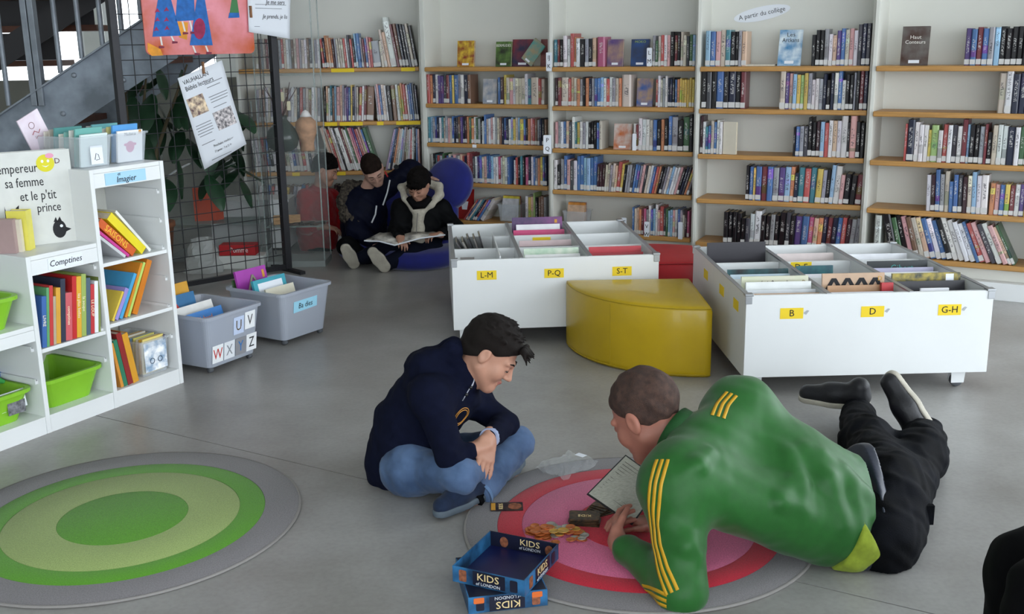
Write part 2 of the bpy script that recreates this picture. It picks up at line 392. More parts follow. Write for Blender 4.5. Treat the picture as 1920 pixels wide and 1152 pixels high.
def flush_pack():
    me = bpy.data.meshes.new('shelf_books_packed'); me.from_pydata(PACK['v'], [], PACK['f'])
    for m in (BOOKS, PAGES, LBL): me.materials.append(m)
    me.polygons.foreach_set('material_index', PACK['mi'])
    a = me.attributes.new('cover_colour', 'FLOAT_COLOR', 'POINT'); a.data.foreach_set('color', np.array(PACK['col'], 'f').ravel())
    a = me.attributes.new('cover_place', 'FLOAT_VECTOR', 'POINT'); a.data.foreach_set('vector', np.array(PACK['pl'], 'f').ravel())
    a = me.attributes.new('cover_random', 'FLOAT', 'POINT'); a.data.foreach_set('value', np.array(PACK['rn'], 'f'))
    me.update()
    tag(obj('packed_books', me), 'many thin books packed on the far left and middle bookcase shelves', 'books', None, 'stuff')
S = shelf_run
# rightmost bookcase
S('5', 0, 1806, 1960, 70, 0, "v b m b s c k k k k k n n k")
S('5', 1, 1868, 1960, 74, 0, "t w2+ n2 n2 n2 k n")
S('5', 2, 1692, 1965, 72, 0, "r1 n3+ w w w y1- l3 w- r w d w m2+ c1 k k s m1 k- t2 w2 w n3 w g e2 e2 s t w")
S('5', 3, 1735, 1850, 70, -2, "w u b2+ s t2+ b- b d u t c2+ w2 w3")
S('5', 3, 1852, 1965, 58, 0, "o p b y m w v y w r k w")
S('5', 4, 1636, 1648, 74, 0, "w")
S('5', 4, 1668, 1905, 78, (-14, -27), "k3 g2 k2 p e t a b w b2 k2 w2+ w2 w2 w2 b1 r p2 d w p2 a1 g1")
# bookcase under the oval sign
S('4', 0, 1321, 1398, 64, 0, "c2 b2 p2 t q k2 k1 s1 a2")
S('4', 0, 1520, 1634, 66, 0, "k2- k2 k2 s2 w- a- v2 b t p w2 d2+ n2+ d2+")
S('4', 1, 1314, 1396, 70, 0, "k2 d k2 b3+ k n3 k m2")
S('4', 1, 1460, 1628, 66, 0, "t3+ v2 p2 c2 y2 l y2 s w- w- s- n k- n w b2+ w- k2 k s1 k2+ m2+ n2+")
S('4', 2, 1311, 1352, 60, 0, "u2+ w2 q- b- t b w w")
S('4', 2, 1485, 1621, 66, 0, "k1- b- s- d- k2+ k2 u2 c2 r2 w a w w3+ k1 p3+ k2 k")
S('4', 3, 1396, 1617, 64, (0, 4), "k b y1 b3 m3 b3 s3 v3 c3 o2 n2- q3 r3 q3 y3 s2 k2 c2+ w3+ p2- k3- k3- m3-")
S('4', 4, 1355, 1612, 58, (0, 5), "k2 k2 k2 k2 k- d2- w2 w3+ k2 k2 s k2 k3+ d2+ k2 v3 b3 h a o2 n2 m2 n b r2 u2 s2 s2")
# middle bookcase
S('3', 0, 1038, 1116, 52, 0, "q2 m1 k w2+ w r2+ o1 w k3 s2 k a")
S('3', 0, 1119, 1133, 56, 0, "h4")
S('3', 0, 1222, 1303, 56, 0, "s g- t r w p k3+ m k2+ t2+ t d g c2")
S('3', 1, 1040, 1164, 52, 0, "u2 m t5 r a t2 o2 s k2 o n s b b c w r w s t o", True)
S('3', 1, 1165, 1182, 58, 0, "t5", True)
S('3', 1, 1228, 1301, 52, 0, "r w2+ t s w2+ n n k b o y y y y y y", True)
S('3', 2, 1040, 1128, 50, 0, "p s w b a d w2+ q y w s w k2 k2 k2 b t", True)
S('3', 2, 1187, 1298, 58, 0, "w1- m1- w2 w2 w t b k o2 k b2+ s3+ k3 g3+ k2+")
S('3', 3, 1038, 1118, 56, 0, "w k2- s b+ p2 d w b2+ b2+ c2+ c2+ b2+ b2+", True)
S('3', 3, 1118, 1290, 52, (2, 18), "u u u t2 t2 s t a r3+ y2 k s s d b b s p d t w b r o k d s t c w w p k n d o2 s2", True)
S('3', 4, 1184, 1291, 50, 0, "b2 t2 a o m h s w2+ b c w+ p r3+ d g c c p w b s t- u h")
# bookcase beside the blue chair
S('2', 1, 798, 882, 52, 0, "r2 o n w v2 v d m b2 y1 b3 s w n3 e2", True)
S('2', 1, 932, 1020, 48, 0, "b u y2+ t p w2 t2 t t2 w2+ q t5 r t", True)
S('2', 2, 802, 1024, 48, 0, "q c s b n w q t s p t b n d e v n u o g o w g s k w1- b2+ t w p w s t2 e n b2 n2 w c2 y t c y3 b k o2 p2 r2 e s n k e2", True)
S('2', 3, 808, 955, 50, 0, "w k q r2 s g u b2 t b p2 s2 w a r n r3+ m2+ d w v b t p b2 b c w w2 h w t2 w b2", True)
S('2', 3, 962, 1025, 52, 0, "w2- r k q k h3 n w b2 s o2 y b n2", True)
S('2', 4, 866, 904, 48, (38, 34), "r b t q n r b w4", True)
S('2', 4, 984, 1024, 52, 0, "w2 y a2 l1+ k e2 e s2", True)
# yellow-labelled bookcase behind the boys
S('1', 0, 605, 700, 54, -4, "r n2 o+ a o2 u s t t2 t r w d2+ r k c2+ b3+ s m b p r2", True)
S('1', 0, 700, 722, 48, -5, "s5 t", True)
S('1', 0, 722, 784, 78, -9, "t2- a2- w4+ m e2 n2 k2 d t2 k", True)
S('1', 1, 608, 672, 64, 2, "k a w q e c p4 a s i v b2 y n s t", True)
S('1', 1, 672, 700, 64, 4, "r2 w m e6", True)
S('1', 1, 708, 786, 66, -4, "s p b t3 w k4 e4 w3 y o r3 w b b2 d n2", True)
S('1', 2, 625, 712, 82, -16, "t a t r t w k w4 m t w g p h v r2 p a b2 g4", True)
S('1', 2, 722, 788, 78, (14, 0), "i b n o t w c s e t w r w k b p", True)
S('1', 0, 480, 600, 54, 0, "t e s t m w t d e s r t w s e t p s t w e d t s w", True)
S('1', 1, 480, 600, 62, 3, "s t e w t s q b p t e s w t d r s t e w t s", True)
S('1', 2, 480, 600, 62, -6, "w w t r b k w s r e t w b s t r w d t s", True)
S('1', 3, 480, 600, 62, 10, "w t b r w s t y e s w b r t s k w", True)
S('1', 3, 625, 700, 62, 4, "u k e o t4 t t w s k", True)
flush_pack()
# ================================================================== helpers for boxes, trays, loose books
def open_box(w, d, h, taper=0.03, wall=0.004, rim=0.015, r=0.02, n=4, lip=0.012):
    """open tapered container, base centred on the origin"""
    def ring(k, ins, z):
        return [(x, y, z) for x, y in rrect(-w / 2 + k + ins, w / 2 - k - ins, -d / 2 + k + ins, d / 2 - k - ins, max(r - ins * .5, .004), n)]
    rings = [ring(taper, 0, 0), ring(0, 0, h - lip), ring(0, -rim, h - lip), ring(0, -rim, h), ring(0, wall, h), ring(taper, wall, wall)]
    m = len(rings[0]); v = [p for q in rings for p in q]; f = [tuple(range(m))[::-1]]
    for i in range(len(rings) - 1):
        f += [(i * m + k, i * m + (k + 1) % m, (i + 1) * m + (k + 1) % m, (i + 1) * m + k) for k in range(m)]
    f.append(tuple(range(5 * m, 6 * m)))
    return MB().add(v, f, 0)
def cover_mesh(t, D, H, b=0.0025):
    """hardback: boards and spine; spine faces -y"""
    e = min(b, t * .2)
    return MB().box(0, e, 0, D, 0, H).box(t - e, t, 0, D, 0, H).box(e, t - e, 0, e, 0, H)
def loose_book(name, label, M, t, D, H, col, title=None, tsize=None, tcol='#f2efe8', cat='book', group=None, spine_title=None, ssize=0.02, extra=None, pages=PAGES):
    root = thing(name, label, cat, M, group)
    m = mat('cover_' + col.lstrip('#'), col, 0.35, var=0.06, vscale=12)
    part('cover', cover_mesh(t, D, H), m, root)
    e = min(.0025, t * .2)
    part('pages', MB().box(e, t - e, e, D - .004, .003, H - .003), pages, root)
    tm = mat('ink_' + tcol.lstrip('#'), tcol, 0.6)
    if title: text(root, title, tsize or D * .14, tm, facing((t + .0006, D / 2, H * .72), (0, 1, 0), (0, 0, 1)), 'title')
    if spine_title: text(root, spine_title, ssize, tm, facing((t / 2, -.0006, H * .52), (0, 0, -1), (1, 0, 0)), 'title')
    return root
# ================================================================== STEPPED STORAGE UNIT
A0 = pz(345, 718); RZ = math.atan2(.876, .482); UM = frame(A0, RZ)
unit = thing('storage_unit', 'white stepped storage unit with three columns of shelves and tubs', 'storage unit', UM)
DP, T = 0.36, 0.02
cols = [(-.385, 0, .99), (-.715, -.385, .70), (-1.09, -.715, .437)]
part('side_panel', MB().box(-T, 0, 0, DP, 0, .99), WHITE, unit, bevel=.002)
part('side_panel', MB().box(-.385, -.385 + T, 0, DP, 0, .99), WHITE, unit, bevel=.002)
part('side_panel', MB().box(-.715, -.715 + T, 0, DP, 0, .70), WHITE, unit, bevel=.002)
part('side_panel', MB().box(-1.09, -1.09 + T, 0, DP, 0, .437), WHITE, unit, bevel=.002)
for x0, x1, h in cols:
    xa, xb = x0 + T + .0005, x1 - (T + .0005 if x1 == 0 else .0005)
    part('top_board', MB().box(xa if h != .99 else x0 + T + .0005, xb, 0.003, DP, h - .018, h), WHITE, unit, bevel=.002)
    part('front_rail', MB().box(xa, xb, 0.004, 0.02, h - .075 if h > .5 else h - .062, h - .0185), WHITE, unit)
    part('back_panel', MB().box(xa, xb, DP - .008, DP, 0.0, h - .0185), WHITE2, unit)
    part('bottom_board', MB().box(xa, xb, 0.003, DP - .0085, 0.056, 0.07), WHITE, unit)
    part('plinth', MB().box(xa, xb, 0.004, 0.018, 0.0, 0.0555), WHITE, unit)
for (x0, x1, zz) in ((-.385, 0, .61), (-.385, 0, .355), (-.715, -.385, .335)):
    part('shelf', MB().box(x0 + T + .0005, x1 - (T if x1 == 0 else 0) - .0005, 0.006, DP - .009, zz - .016, zz), WHITE, unit, bevel=.002)
for x1, zs in ((-T, (.86, .735, .615, .48, .355, .22)), (-.385, (.6, .47, .34, .21)), (-.715, (.34, .21))):
    for z in zs:
        part('tray_rail', MB().box(x1 - .012, x1, .02, DP - .02, z - .008, z + .004).box(x1 - .012, x1 - .009, .02, DP - .02, z + .004, z + .012), WHITE, unit)
BLUEL = mat('light_blue_card', '#a9d4ee', 0.7)
lc = part('label_card', MB().box(-.31, -.10, .0015, .0035, .92, .968), BLUEL, unit, label='light blue handwritten card')
text(lc, 'Imagier', .034, INK, facing((-.205, .0008, .937), (1, 0, 0), (0, 0, 1)), shear=.2)
text(lc, 'et', .018, INK, facing((-.24, .0008, .96), (1, 0, 0), (0, 0, 1)), shear=.2)
lc = part('label_card', MB().box(-.62, -.46, .0015, .0035, .634, .676), PAPER, unit, label='white handwritten card')
text(lc, 'Comptines', .034, INK, facing((-.54, .0008, .655), (1, 0, 0), (0, 0, 1)), shear=.2)
def on_unit(x, y, z, rz=0.0, lean=0.0): return UM @ Matrix.Translation((x, y, z)) @ Matrix.Rotation(rz, 4, 'Z') @ Matrix.Rotation(math.radians(lean), 4, 'Y')
GREEN = mat('lime_green_plastic', '#86bf2c', 0.35, var=0.03)
def tub(label, x, y, z, w=.285, d=.33, h=.125):
    r = thing('storage_tub', label, 'tub', on_unit(x, y, z), 'green plastic tubs in the storage unit')
    part('tub_body', open_box(w, d, h, .03, .003, .013, .045, 6, .014), GREEN, r)
    return r
t1 = tub('green plastic tub in the middle column below the nursery-rhyme books', -.54, .2, .0705)
t2 = tub('green plastic tub with a picture card in the low bottom compartment', -.88, .2, .0705)
pc = part('picture_card', MB().box(.02, .13, -.156, -.153, .025, .095), PAPER, t2, Matrix.Rotation(math.radians(0), 4, 'X'))
pc.matrix_local = Matrix.Translation((0, .0, 0)) @ Matrix.Rotation(math.radians(-10), 4, 'X'); part('printed_photo', MB().box(.04, .115, -.1575, -.1565, .035, .085), mat('photo_grey', '#6b6b70', .6, var=.6, vscale=60), t2, pc.matrix_local)
t3 = tub('green plastic tub on top of the lowest step', -.89, .19, .4375)
GT = mat('grey_toy_plastic', '#77766f', .5, var=.2)
tag(MB().box(-.03, .03, -.02, .02, 0, .03).build('toy_block', GT, None, on_unit(-.46, .27, .0745, .3), bevel=.004), 'small grey toy block lying in the middle green tub', 'toy')
for i, (c, dx, a) in enumerate((('#5aa0d8', -.06, .5), ('#f0b7a8', -.02, -.3), ('#e8eef4', .03, .2), ('#3c9a4a', .07, -.6), ('#2f76c0', .1, .1))):
    nm = ('blue', 'pink', 'white', 'green', 'dark blue')[i]
    tag(MB().tube([(-.06, 0, .0), (-.03, .004, .018), (.03, -.004, .02), (.06, 0, .004)], [.008, .016, .016, .007], 10).build('felt_toy', mat('felt_' + nm, c, .8), None, on_unit(-.86 + dx, .16 + .02 * i, .175 + .005 * i, a)), nm + ' felt toy heaped in the tub with the picture card', 'toy', 'toys in the low tub')
# --- books in the unit
CN = lambda s: s
def ubook(x, y, z, t, D, H, col, cname, where, lean=0.0, st=None, tc='#f5efe0', ss=.022):
    return loose_book('picture_book', '%s picture book %s' % (cname, where), on_unit(x, y, z, 0, lean), t, D, H, col, None, None, tc, 'picture book', 'picture books in the storage unit', st, ss)
# tower, upper shelf: leaning to the left
b1 = 'leaning on the upper tower shelf'
ubook(-.238, .02, .6105, .012, .2, .165, '#c9c9cc', 'grey', b1, -49)
ubook(-.219, .02, .6105, .012, .2, .19, '#c83a8e', 'magenta-spined', b1, -48)
ubook(-.197, .02, .6105, .034, .2, .225, '#cf5a1e', 'thick orange', b1, -46, 'SAISONS', '#f3c23a', .036)
ubook(-.146, .02, .6105, .036, .2, .235, '#e6d21c', 'thick yellow', b1, -43)
ubook(-.094, .03, .6105, .012, .2, .25, '#e6e6e0', 'white', b1, -40)
# tower, lower shelf: leaning right
b2 = 'leaning on the middle tower shelf'
def rl(x, z, t, th): return x - t * math.cos(math.radians(th)), z + t * math.sin(math.radians(th))
for (x, t, H, c, nm, th) in ((-.338, .012, .13, '#e5c84e', 'small yellow', 32), (-.318, .02, .14, '#9b8fd0', 'lilac', 32), (-.295, .016, .2, '#4aa0d0', 'blue', 30), (-.27, .012, .24, '#d98a28', 'big orange', 28), (-.255, .012, .24, '#b9d36a', 'light green', 28), (-.215, .028, .24, '#d07a1e', 'thick ochre', 27)):
    xx, zz = rl(x + .02, .3555, t, th); ubook(xx, .03, zz, t, .22, H, c, nm, b2, th)
b3 = 'standing on the tower floor board'
for (x, t, H, c, nm) in ((-.326, .014, .2, '#d8923a', 'ochre'), (-.3105, .02, .21, '#2f7a5c', 'dark green'), (-.288, .026, .235, '#8e2626', 'dark red'), (-.26, .03, .225, '#d79a2c', 'mustard')):
    ubook(x, .02, .0705, t, .2, H, c, nm, b3, -9 if nm != 'ochre' else -9, '' if nm != 'mustard' else None)
cb = thing('clear_box', 'clear plastic box of booklets lettered B on the tower floor board', 'plastic box', on_unit(-.115, .15, .0705))
CLEAR = mat('clear_plastic', '#dfe6ec', 0.12, alpha=0.28, spec=.6)
MILKY = mat('milky_grey_plastic', '#b4bac6', 0.3, alpha=0.72, spec=.5)
part('box_body', open_box(.16, .24, .16, .012, .002, .008, .012, 3, .008), CLEAR, cb)
fr = part('front_picture', MB().box(-.062, .062, -.118, -.1165, .02, .15), mat('blue_picture', '#a8c8e8', .5, var=.35, vscale=30, col2='#e8eef2'), cb)
text(fr, 'B', .03, mat('ink_violet', '#3b2a55', .6), facing((.055, -.1186, .165 - .012), (1, 0, 0), (0, 0, 1)))
for k in (-1, 1): part('drawn_wheel', MB().lathe([(.0105, -.0006), (.0105, .0006), (.013, .0006), (.013, -.0006), (.0105, -.0006)], 16), mat('ink_slate', '#3d4a5c', .6), cb, facing((.0 + k * .022, -.1192, .065), (1, 0, 0), (0, 0, 1)))
for i in range(9):
    c = ('#e8d27a', '#d7a93c', '#e9e4d0', '#c9c06a', '#8fb4d8', '#e0c25a', '#ddd8c8', '#d9a05a', '#e7dfae')[i]
    nm = ('pale gold', 'mustard', 'ivory', 'olive', 'pale blue', 'straw', 'off-white', 'tan', 'cream')[i]
    tag(MB().box(-.058, .058, -.003, .003, .004, .165 - .003 * (i % 3)).build('booklet', mat('cover_' + c[1:], c, .5), None, on_unit(-.115, .06 + i * .018, .0735) @ Matrix.Rotation(math.radians(6), 4, 'X')), nm + ' booklet filed in the clear box lettered B', 'booklet', 'booklets in the clear box on the floor board')
# middle column row
b4 = 'in the row under the Comptines card'
row = [('#3c66a8', 'blue', .02, .2, 'LIVRE'), ('#5f9e6a', 'green', .012, .23, None), ('#c43c3c', 'dark-topped red', .016, .235, None), ('#b7a78e', 'beige', .012, .19, None), ('#d9a23a', 'mustard', .02, .22, None), ('#2d3346', 'navy', .022, .25, None), ('#cf5f66', 'rose', .03, .19, 'comptines'), ('#c22a2c', 'bright red', .02, .25, None), ('#e0a934', 'golden', .022, .245, 'les plus belles'), ('#9db25f', 'light green', .022, .25, 'la soupe'), ('#4d6272', 'slate', .02, .23, None), ('#c0393d', 'crimson', .018, .2, 'LE LOUP'), ('#e9ebee', 'white', .018, .21, None), ('#7d8a4a', 'olive', .01, .25, None)]
x = -.68
for c, nm, t, H, st in row:
    xx, zz = rl(x + t, .3355, t, 7); ubook(xx, .015, zz, t, .2, H, c, nm, b4, 7, st, '#f5e9c8', .018); x += t + .0012
# --- on top of the middle column
P1, P2 = Vector((-.645, .235, .7005)), Vector((-.375, .115, .7005))
dv = P2 - P1; ang = math.atan2(dv.y, dv.x)
W_ = dv.length
bbM = on_unit(P1.x, P1.y, P1.z, ang)
bb = thing('picture_book', 'large grey-white board book lettered sa femme et le petit prince', 'picture book', bbM)
GW = mat('grey_white_board', '#d3d4cf', .45, var=.03)
part('cover', MB().box(0, W_, 0, .004, 0, .37).box(0, W_, .042, .046, 0, .37).box(0, .004, .0045, .0415, 0, .37), GW, bb)
part('pages', MB().box(.005, W_ - .003, .0045, .0415, .002, .368), mat('board_pages', '#e3e3de', .8, var=.06, vscale=90, stretch=(1, 20, 1)), bb)
for s_, x_, z_, sz in (('empereur', .085, .305, .052), ('sa femme', .105, .25, .052), ("et le p'tit", .15, .195, .052), ('prince', .185, .145, .05)):
    text(bb, s_, sz, INK, facing((x_ + .01, -.0006, z_), (1, 0, 0), (0, 0, 1)), sx=.72)
text(bb, 'D', .03, mat('ink_maroon', '#5b2a30', .6), facing((W_ - .05, -.0006, .325), (1, 0, 0), (0, 0, 1)))
SMY = mat('yellow_sticker', '#d9cf1e', .5)
stk = part('round_sticker', MB().prism(disc(0, 0, .034, n=24), 0, .0008), SMY, bb, facing((W_ - .095, -.0004, .32), (1, 0, 0), (0, 0, 1)), label='round yellow smiling sticker')
for k in (-1, 1): part('sticker_eye', MB().prism(disc(k * .011, .008, .005, .006, 10), .0009, .0013), PAPER, stk)
part('sticker_mouth', MB().prism([(-.014, -.008), (0, -.016), (.014, -.008), (0, -.012)], .0009, .0013), PAPER, stk)
part('sticker_bow', MB().prism(disc(.018, .028, .016, .01, 14), .0009, .0014), mat('pink_print', '#e39ab4', .5), stk)
part('drawn_crown', MB().prism([(0, 0), (.045, 0), (.055, .085), (.043, .075), (.035, .05), (.03, .05), (.022, .07), (.014, .05), (.008, .05), (.002, .085)], 0, .0006), INK, bb, facing((.03, -.0003, .08), (1, 0, 0), (0, 0, 1)))
bd = part('drawn_bird', MB().prism(disc(0, 0, .026, .036, 20), 0, .0006).prism([(.024, .006), (.045, -.004), (.022, -.014)], 0, .0006).prism([(-.02, .03), (-.01, .05), (-.005, .033), (.005, .05), (.012, .03)], 0, .0006), INK, bb, facing((W_ - .07, -.0003, .055), (1, 0, 0), (0, 0, 1)))
part('bird_eye', MB().prism(disc(.008, .012, .006, n=12), .0007, .001), PAPER, bd)
pp = loose_book('boxed_book', 'small thick yellow book titled la boite des papas', on_unit(-.612, .107, .7005, ang + .95), .052, .075, .155, '#e3d85e', None, None, '#2b2b28', 'book', None, None)
text(pp, 'la boite des papas 7', .021, INK, facing((.0526, .037, .078), (0, 0, -1), (0, 1, 0)), 'title', sx=.78)
loose_book('boxed_book', 'small thick dusty pink book beside the yellow papas book', on_unit(-.675, .105, .7005, ang + .95), .035, .08, .13, '#a88e8c')
loose_book('boxed_book', 'small thick cream book wedged between dusty pink and yellow books', on_unit(-.645, .105, .7005, ang + .95), .022, .07, .125, '#d8d0bc')
loose_book('picture_book', 'green cow-patterned picture book at the far left behind small books', on_unit(-.7, .225, .7005, ang + .3), .012, .12, .15, '#3d8b2e')
# --- clear boxes of booklets on the tower top
def booklet_box(label, x, w, y=.2, d=.28):
    r = thing('clear_box', label, 'plastic box', on_unit(x, y, .9905), 'clear boxes of booklets on the tower')
    part('box_body', open_box(w, d, .125, .012, .002, .008, .012, 3, .008), CLEAR, r)
    return r
bx1 = booklet_box('clear plastic box with a drawn white bear card on the tower top', -.285, .165)
bx2 = booklet_box('clear plastic box with the pink round figure booklet on the tower top', -.1, .165)
part('drawing_card', MB().box(-.03, .03, -.136, -.1345, .012, .085), PAPER, bx1); part('drawn_scribble', MB().tube([(-.012, -.1366, .03), (-.004, -.1366, .055), (.006, -.1366, .05), (.012, -.1366, .03), (-.006, -.1366, .028)], .0012, 5), INK, bx1)
BK = [('#d9e6e4', 'pale mint'), ('#6fb0a8', 'teal'), ('#e9e7df', 'ivory'), ('#87c0b6', 'mint'), ('#efe9dc', 'cream'), ('#5f9f9c', 'sea green'), ('#b9b2a4', 'stone'), ('#e4dfd2', 'chalk')]
for bi, (x, nm) in enumerate(((-.285, 'bear-card'), (-.1, 'pink-figure'))):
    for i, (c, cn) in enumerate(BK):
        if bi: c = ('#f2f2f4', '#5aa0dc', '#e8dc92', '#efefec', '#9fb8bc', '#74b8bd', '#dfe0dd', '#6aaeb4')[i]; cn = ('white', 'sky blue', 'pale yellow', 'ivory', 'grey blue', 'turquoise', 'chalk', 'aqua')[i]
        o = tag(MB().box(-.066, .066, -.004, .004, 0, .13 + .008 * ((i * 3) % 4)).build('booklet', mat('cover_' + c[1:], c, .5), None, on_unit(x, .09 + i * .03, .9945) @ Matrix.Rotation(math.radians(8), 4, 'X')), '%s booklet filed in the %s box on the tower' % (cn, nm), 'booklet', 'booklets in the tower boxes')
        if bi and i == 0:
            part('figure_print', MB().prism(disc(0, 0, .022, .024, 16), 0, .0006).prism(disc(-.024, .01, .009, .006, 10), 0, .0006).prism(disc(.024, .01, .009, .006, 10), 0, .0006), mat('pink_figure', '#cf6f9e', .6), o, facing((0, -.0042, .062), (1, 0, 0), (0, 0, 1)))
            part('price_tab', MB().prism(rrect(-.007, .007, -.007, .007, .002), 0, .0006), mat('amber_tab', '#d89a3c', .6), o, facing((.052, -.0042, .122), (1, 0, 0), (0, 0, 1)))
            text(o, 'Madame', .018, INK, facing((0, -.0044, .115), (1, 0, 0), (0, 0, 1)))
pk = tag(MB().box(-.055, .055, -.003, .003, 0, .16).build('booklet', mat('pale_pink_cover', '#e3cfdc', .5, var=.08, vscale=8, col2='#ece2ec'), None, on_unit(-.335, .31, 1.055) @ Matrix.Rotation(math.radians(-24), 4, 'Y')), 'pale pink booklet tilted up from the bear-card box', 'booklet')
part('printed_mark', MB().lathe([(.012, 0), (.012, .0006), (.014, .0006), (.014, 0)], 16), mat('ink_brown', '#7a4a4a', .6), pk, facing((-.005, -.0032, .115), (1, 0, 0), (0, 0, 1)))
part('printed_mark', MB().tube([(-.02, -.0034, .08), (-.005, -.0034, .09), (.01, -.0034, .075), (.022, -.0034, .085)], .0016, 5).tube([(-.012, -.0034, .06), (.0, -.0034, .065), (.016, -.0034, .055)], .0016, 5), mat('ink_red', '#a83a44', .6), pk)
# ================================================================== ROLLING CRATES
def crate(label, FL, FR, depth):
    FL, FR = Vector(FL), Vector(FR); d = FR - FL; w = d.length; rz = math.atan2(d.y, d.x)
    M = frame((FL.x, FL.y, 0), rz) @ Matrix.Translation((w / 2, depth / 2, 0))
    r = thing('storage_crate', label, 'crate', M, 'translucent rolling crates')
    part('crate_body', open_box(w - .02, depth - .02, .245, .028, .004, .012, .03, 5, .014), MILKY, r, Matrix.Translation((0, 0, .028)))
    for sx in (-1, 1):
        for sy in (-1, 1):
            part('caster', MB().lathe([(.0, -.01), (.013, -.01), (.014, -.005), (.014, .005), (.013, .01), (0, .01)], 14, 0, Matrix.Rotation(math.pi / 2, 4, 'Y')), RUBBER, r, Matrix.Translation((sx * (w / 2 - .06), sy * (depth / 2 - .06), .0142)))
    return r, w, depth
def face_lean(w, d): return Matrix.Translation((0, -d / 2 + .0098, .028)) @ Matrix.Rotation(-math.atan2(.028 - 0, .231), 4, 'X').inverted()
c1, w1, d1 = crate('translucent grey crate with letter cards U to Z', (-1.368, 4.592), (-1.185, 4.923), .41)
c2, w2, d2 = crate('translucent grey crate with a light blue word card', (-1.122, 5.039), (-.921, 5.36), .40)
def fc(x, z, d):   # point on the sloping crate front
    return (x, -d / 2 + .01 + .028 * (1 - z / .231) - .0015, .028 + z)
def letter(parent, d, x, z, ch, bgc, inkc, s=.068):
    M = facing(fc(x, z, d), (1, 0, 0), (0, -.12, 1))
    k = part('letter_card', MB().prism([(-s / 2, -s * .62), (s / 2, -s * .62), (s / 2, s * .62), (-s / 2, s * .62)], 0, .001), mat('card_' + bgc[1:], bgc, .6, var=.04), parent, M)
    text(k, ch, s * 1.05, mat('ink_' + inkc[1:], inkc, .6), Matrix.Translation((0, -.002, .0014)), sx=.8)
letter(c1, d1, .03, .165, 'U', '#c3d0ea', '#5b4a2a'); letter(c1, d1, .105, .175, 'V', '#eef0f2', '#4a4a4a')
letter(c1, d1, -.105, .06, 'W', '#eef0f2', '#c0362c'); letter(c1, d1, -.03, .06, 'X', '#e6e9ee', '#8d9298'); letter(c1, d1, .045, .06, 'Y', '#8e8e92', '#2d73b8'); letter(c1, d1, .118, .062, 'Z', '#f0f1f3', '#2b2b2e')
wc = part('word_card', MB().prism([(-.085, -.028), (.085, -.022), (.085, .032), (-.085, .03)], 0, .001), mat('card_blue', '#9fd6ec', .6), c2, facing(fc(-.01, .16, d2), (1, 0, 0), (0, -.12, 1)), label='light blue word card')
text(wc, 'Ba dies', .04, INK, Matrix.Translation((0, .002, .0014)), sx=.9, shear=.1)
def cbook(cr, label, x, y, t, D, H, col, tilt, z=.034, rz=0.0):
    M = cr.matrix_world @ Matrix.Translation((x, y, z)) @ Matrix.Rotation(rz, 4, 'Z') @ Matrix.Rotation(math.radians(tilt), 4, 'X')
    return facebook('picture_book', label, M, D, H, t, col, 'picture book')
def facebook(name, label, M, W, H, t, col, cat, col2=None, vs=14, group=None, var=.05):
    """a book whose front cover faces local -y"""
    r = thing(name, label, cat, M, group)
    cm = mat('art_' + col[1:] + (col2 or '')[1:] + str(vs), col, .35, var=var, vscale=vs, col2=col2)
    e = min(.002, t * .2)
    part('cover', MB().box(-W / 2, W / 2, 0, e, 0, H).box(-W / 2, W / 2, t - e, t, 0, H).box(-W / 2, -W / 2 + e, e, t - e, 0, H), cm, r)
    part('pages', MB().box(-W / 2 + e, W / 2 - .003, e, t - e, .002, H - .002), PAGES, r)
    return r
bpy.context.view_layer.update()
q = cbook(c2, 'magenta book with a letter A of twigs in the blue-card crate', -.04, .09, .014, .21, .32, '#a83fa8', -12)
part('twig_letter', MB().tube([(-.045, -.004, .2), (.0, -.004, .285)], .006, 6).tube([(.045, -.004, .2), (.0, -.004, .285)], .006, 6).tube([(-.06, -.004, .2), (.03, -.004, .207)], .005, 6), mat('grey_twig', '#8f8a7c', .8, var=.2), q)
part('spine_sticker', MB().box(.072, .088, -.0012, 0, .26, .3), mat('amber_tab', '#d89a3c', .6), q)
q = cbook(c2, 'teal-edged white book titled drole alphabet in the blue-card crate', -.03, -.03, .016, .225, .285, '#3f9fb0', -14)
part('title_panel', MB().box(-.085, .085, -.0012, 0, .1, .265), PAPER, q)
for s_, z_ in (('DRÔLE', .2), ('ALPHABET', .165)): text(q, s_, .036, mat('ink_brownred', '#6a2f24', .6), facing((.0, -.0016, z_), (1, 0, 0), (0, 0, 1)), 'title', sx=.75)
cbook(c2, 'thin ivory book sunk low at the front of the blue-card crate', -.02, -.09, .01, .2, .245, '#d9d3bf', -16)
cbook(c2, 'dark green book behind the magenta book in the blue-card crate', -.045, .13, .01, .2, .27, '#42603c', -10)
cbook(c1, 'orange-yellow book standing highest in the letter-card crate', -.025, .12, .014, .24, .33, '#dba02c', -12)
q = cbook(c1, 'blue and red book second in the letter-card crate', -.035, .07, .012, .22, .29, '#2f6f9f', -12)
part('red_hill', MB().prism([(-.09, 0), (.02, 0), (-.01, .05), (-.06, .06)], 0, .0008), mat('red_print', '#d8443c', .5), q, facing((0, -.0004, .2), (1, 0, 0), (0, 0, 1)))
cbook(c1, 'white book with a bird drawing in the letter-card crate', -.01, -.02, .012, .25, .255, '#e4e2dd', -18)
q = cbook(c1, 'bright blue book lowest in the letter-card crate', -.02, -.09, .012, .24, .235, '#3a80c8', -18)
text(q, 'Richard', .04, mat('ink_orange', '#d98a5a', .6), facing((0, -.0006, .195), (1, 0, 0), (0, 0, 1)), 'title', sx=.8)
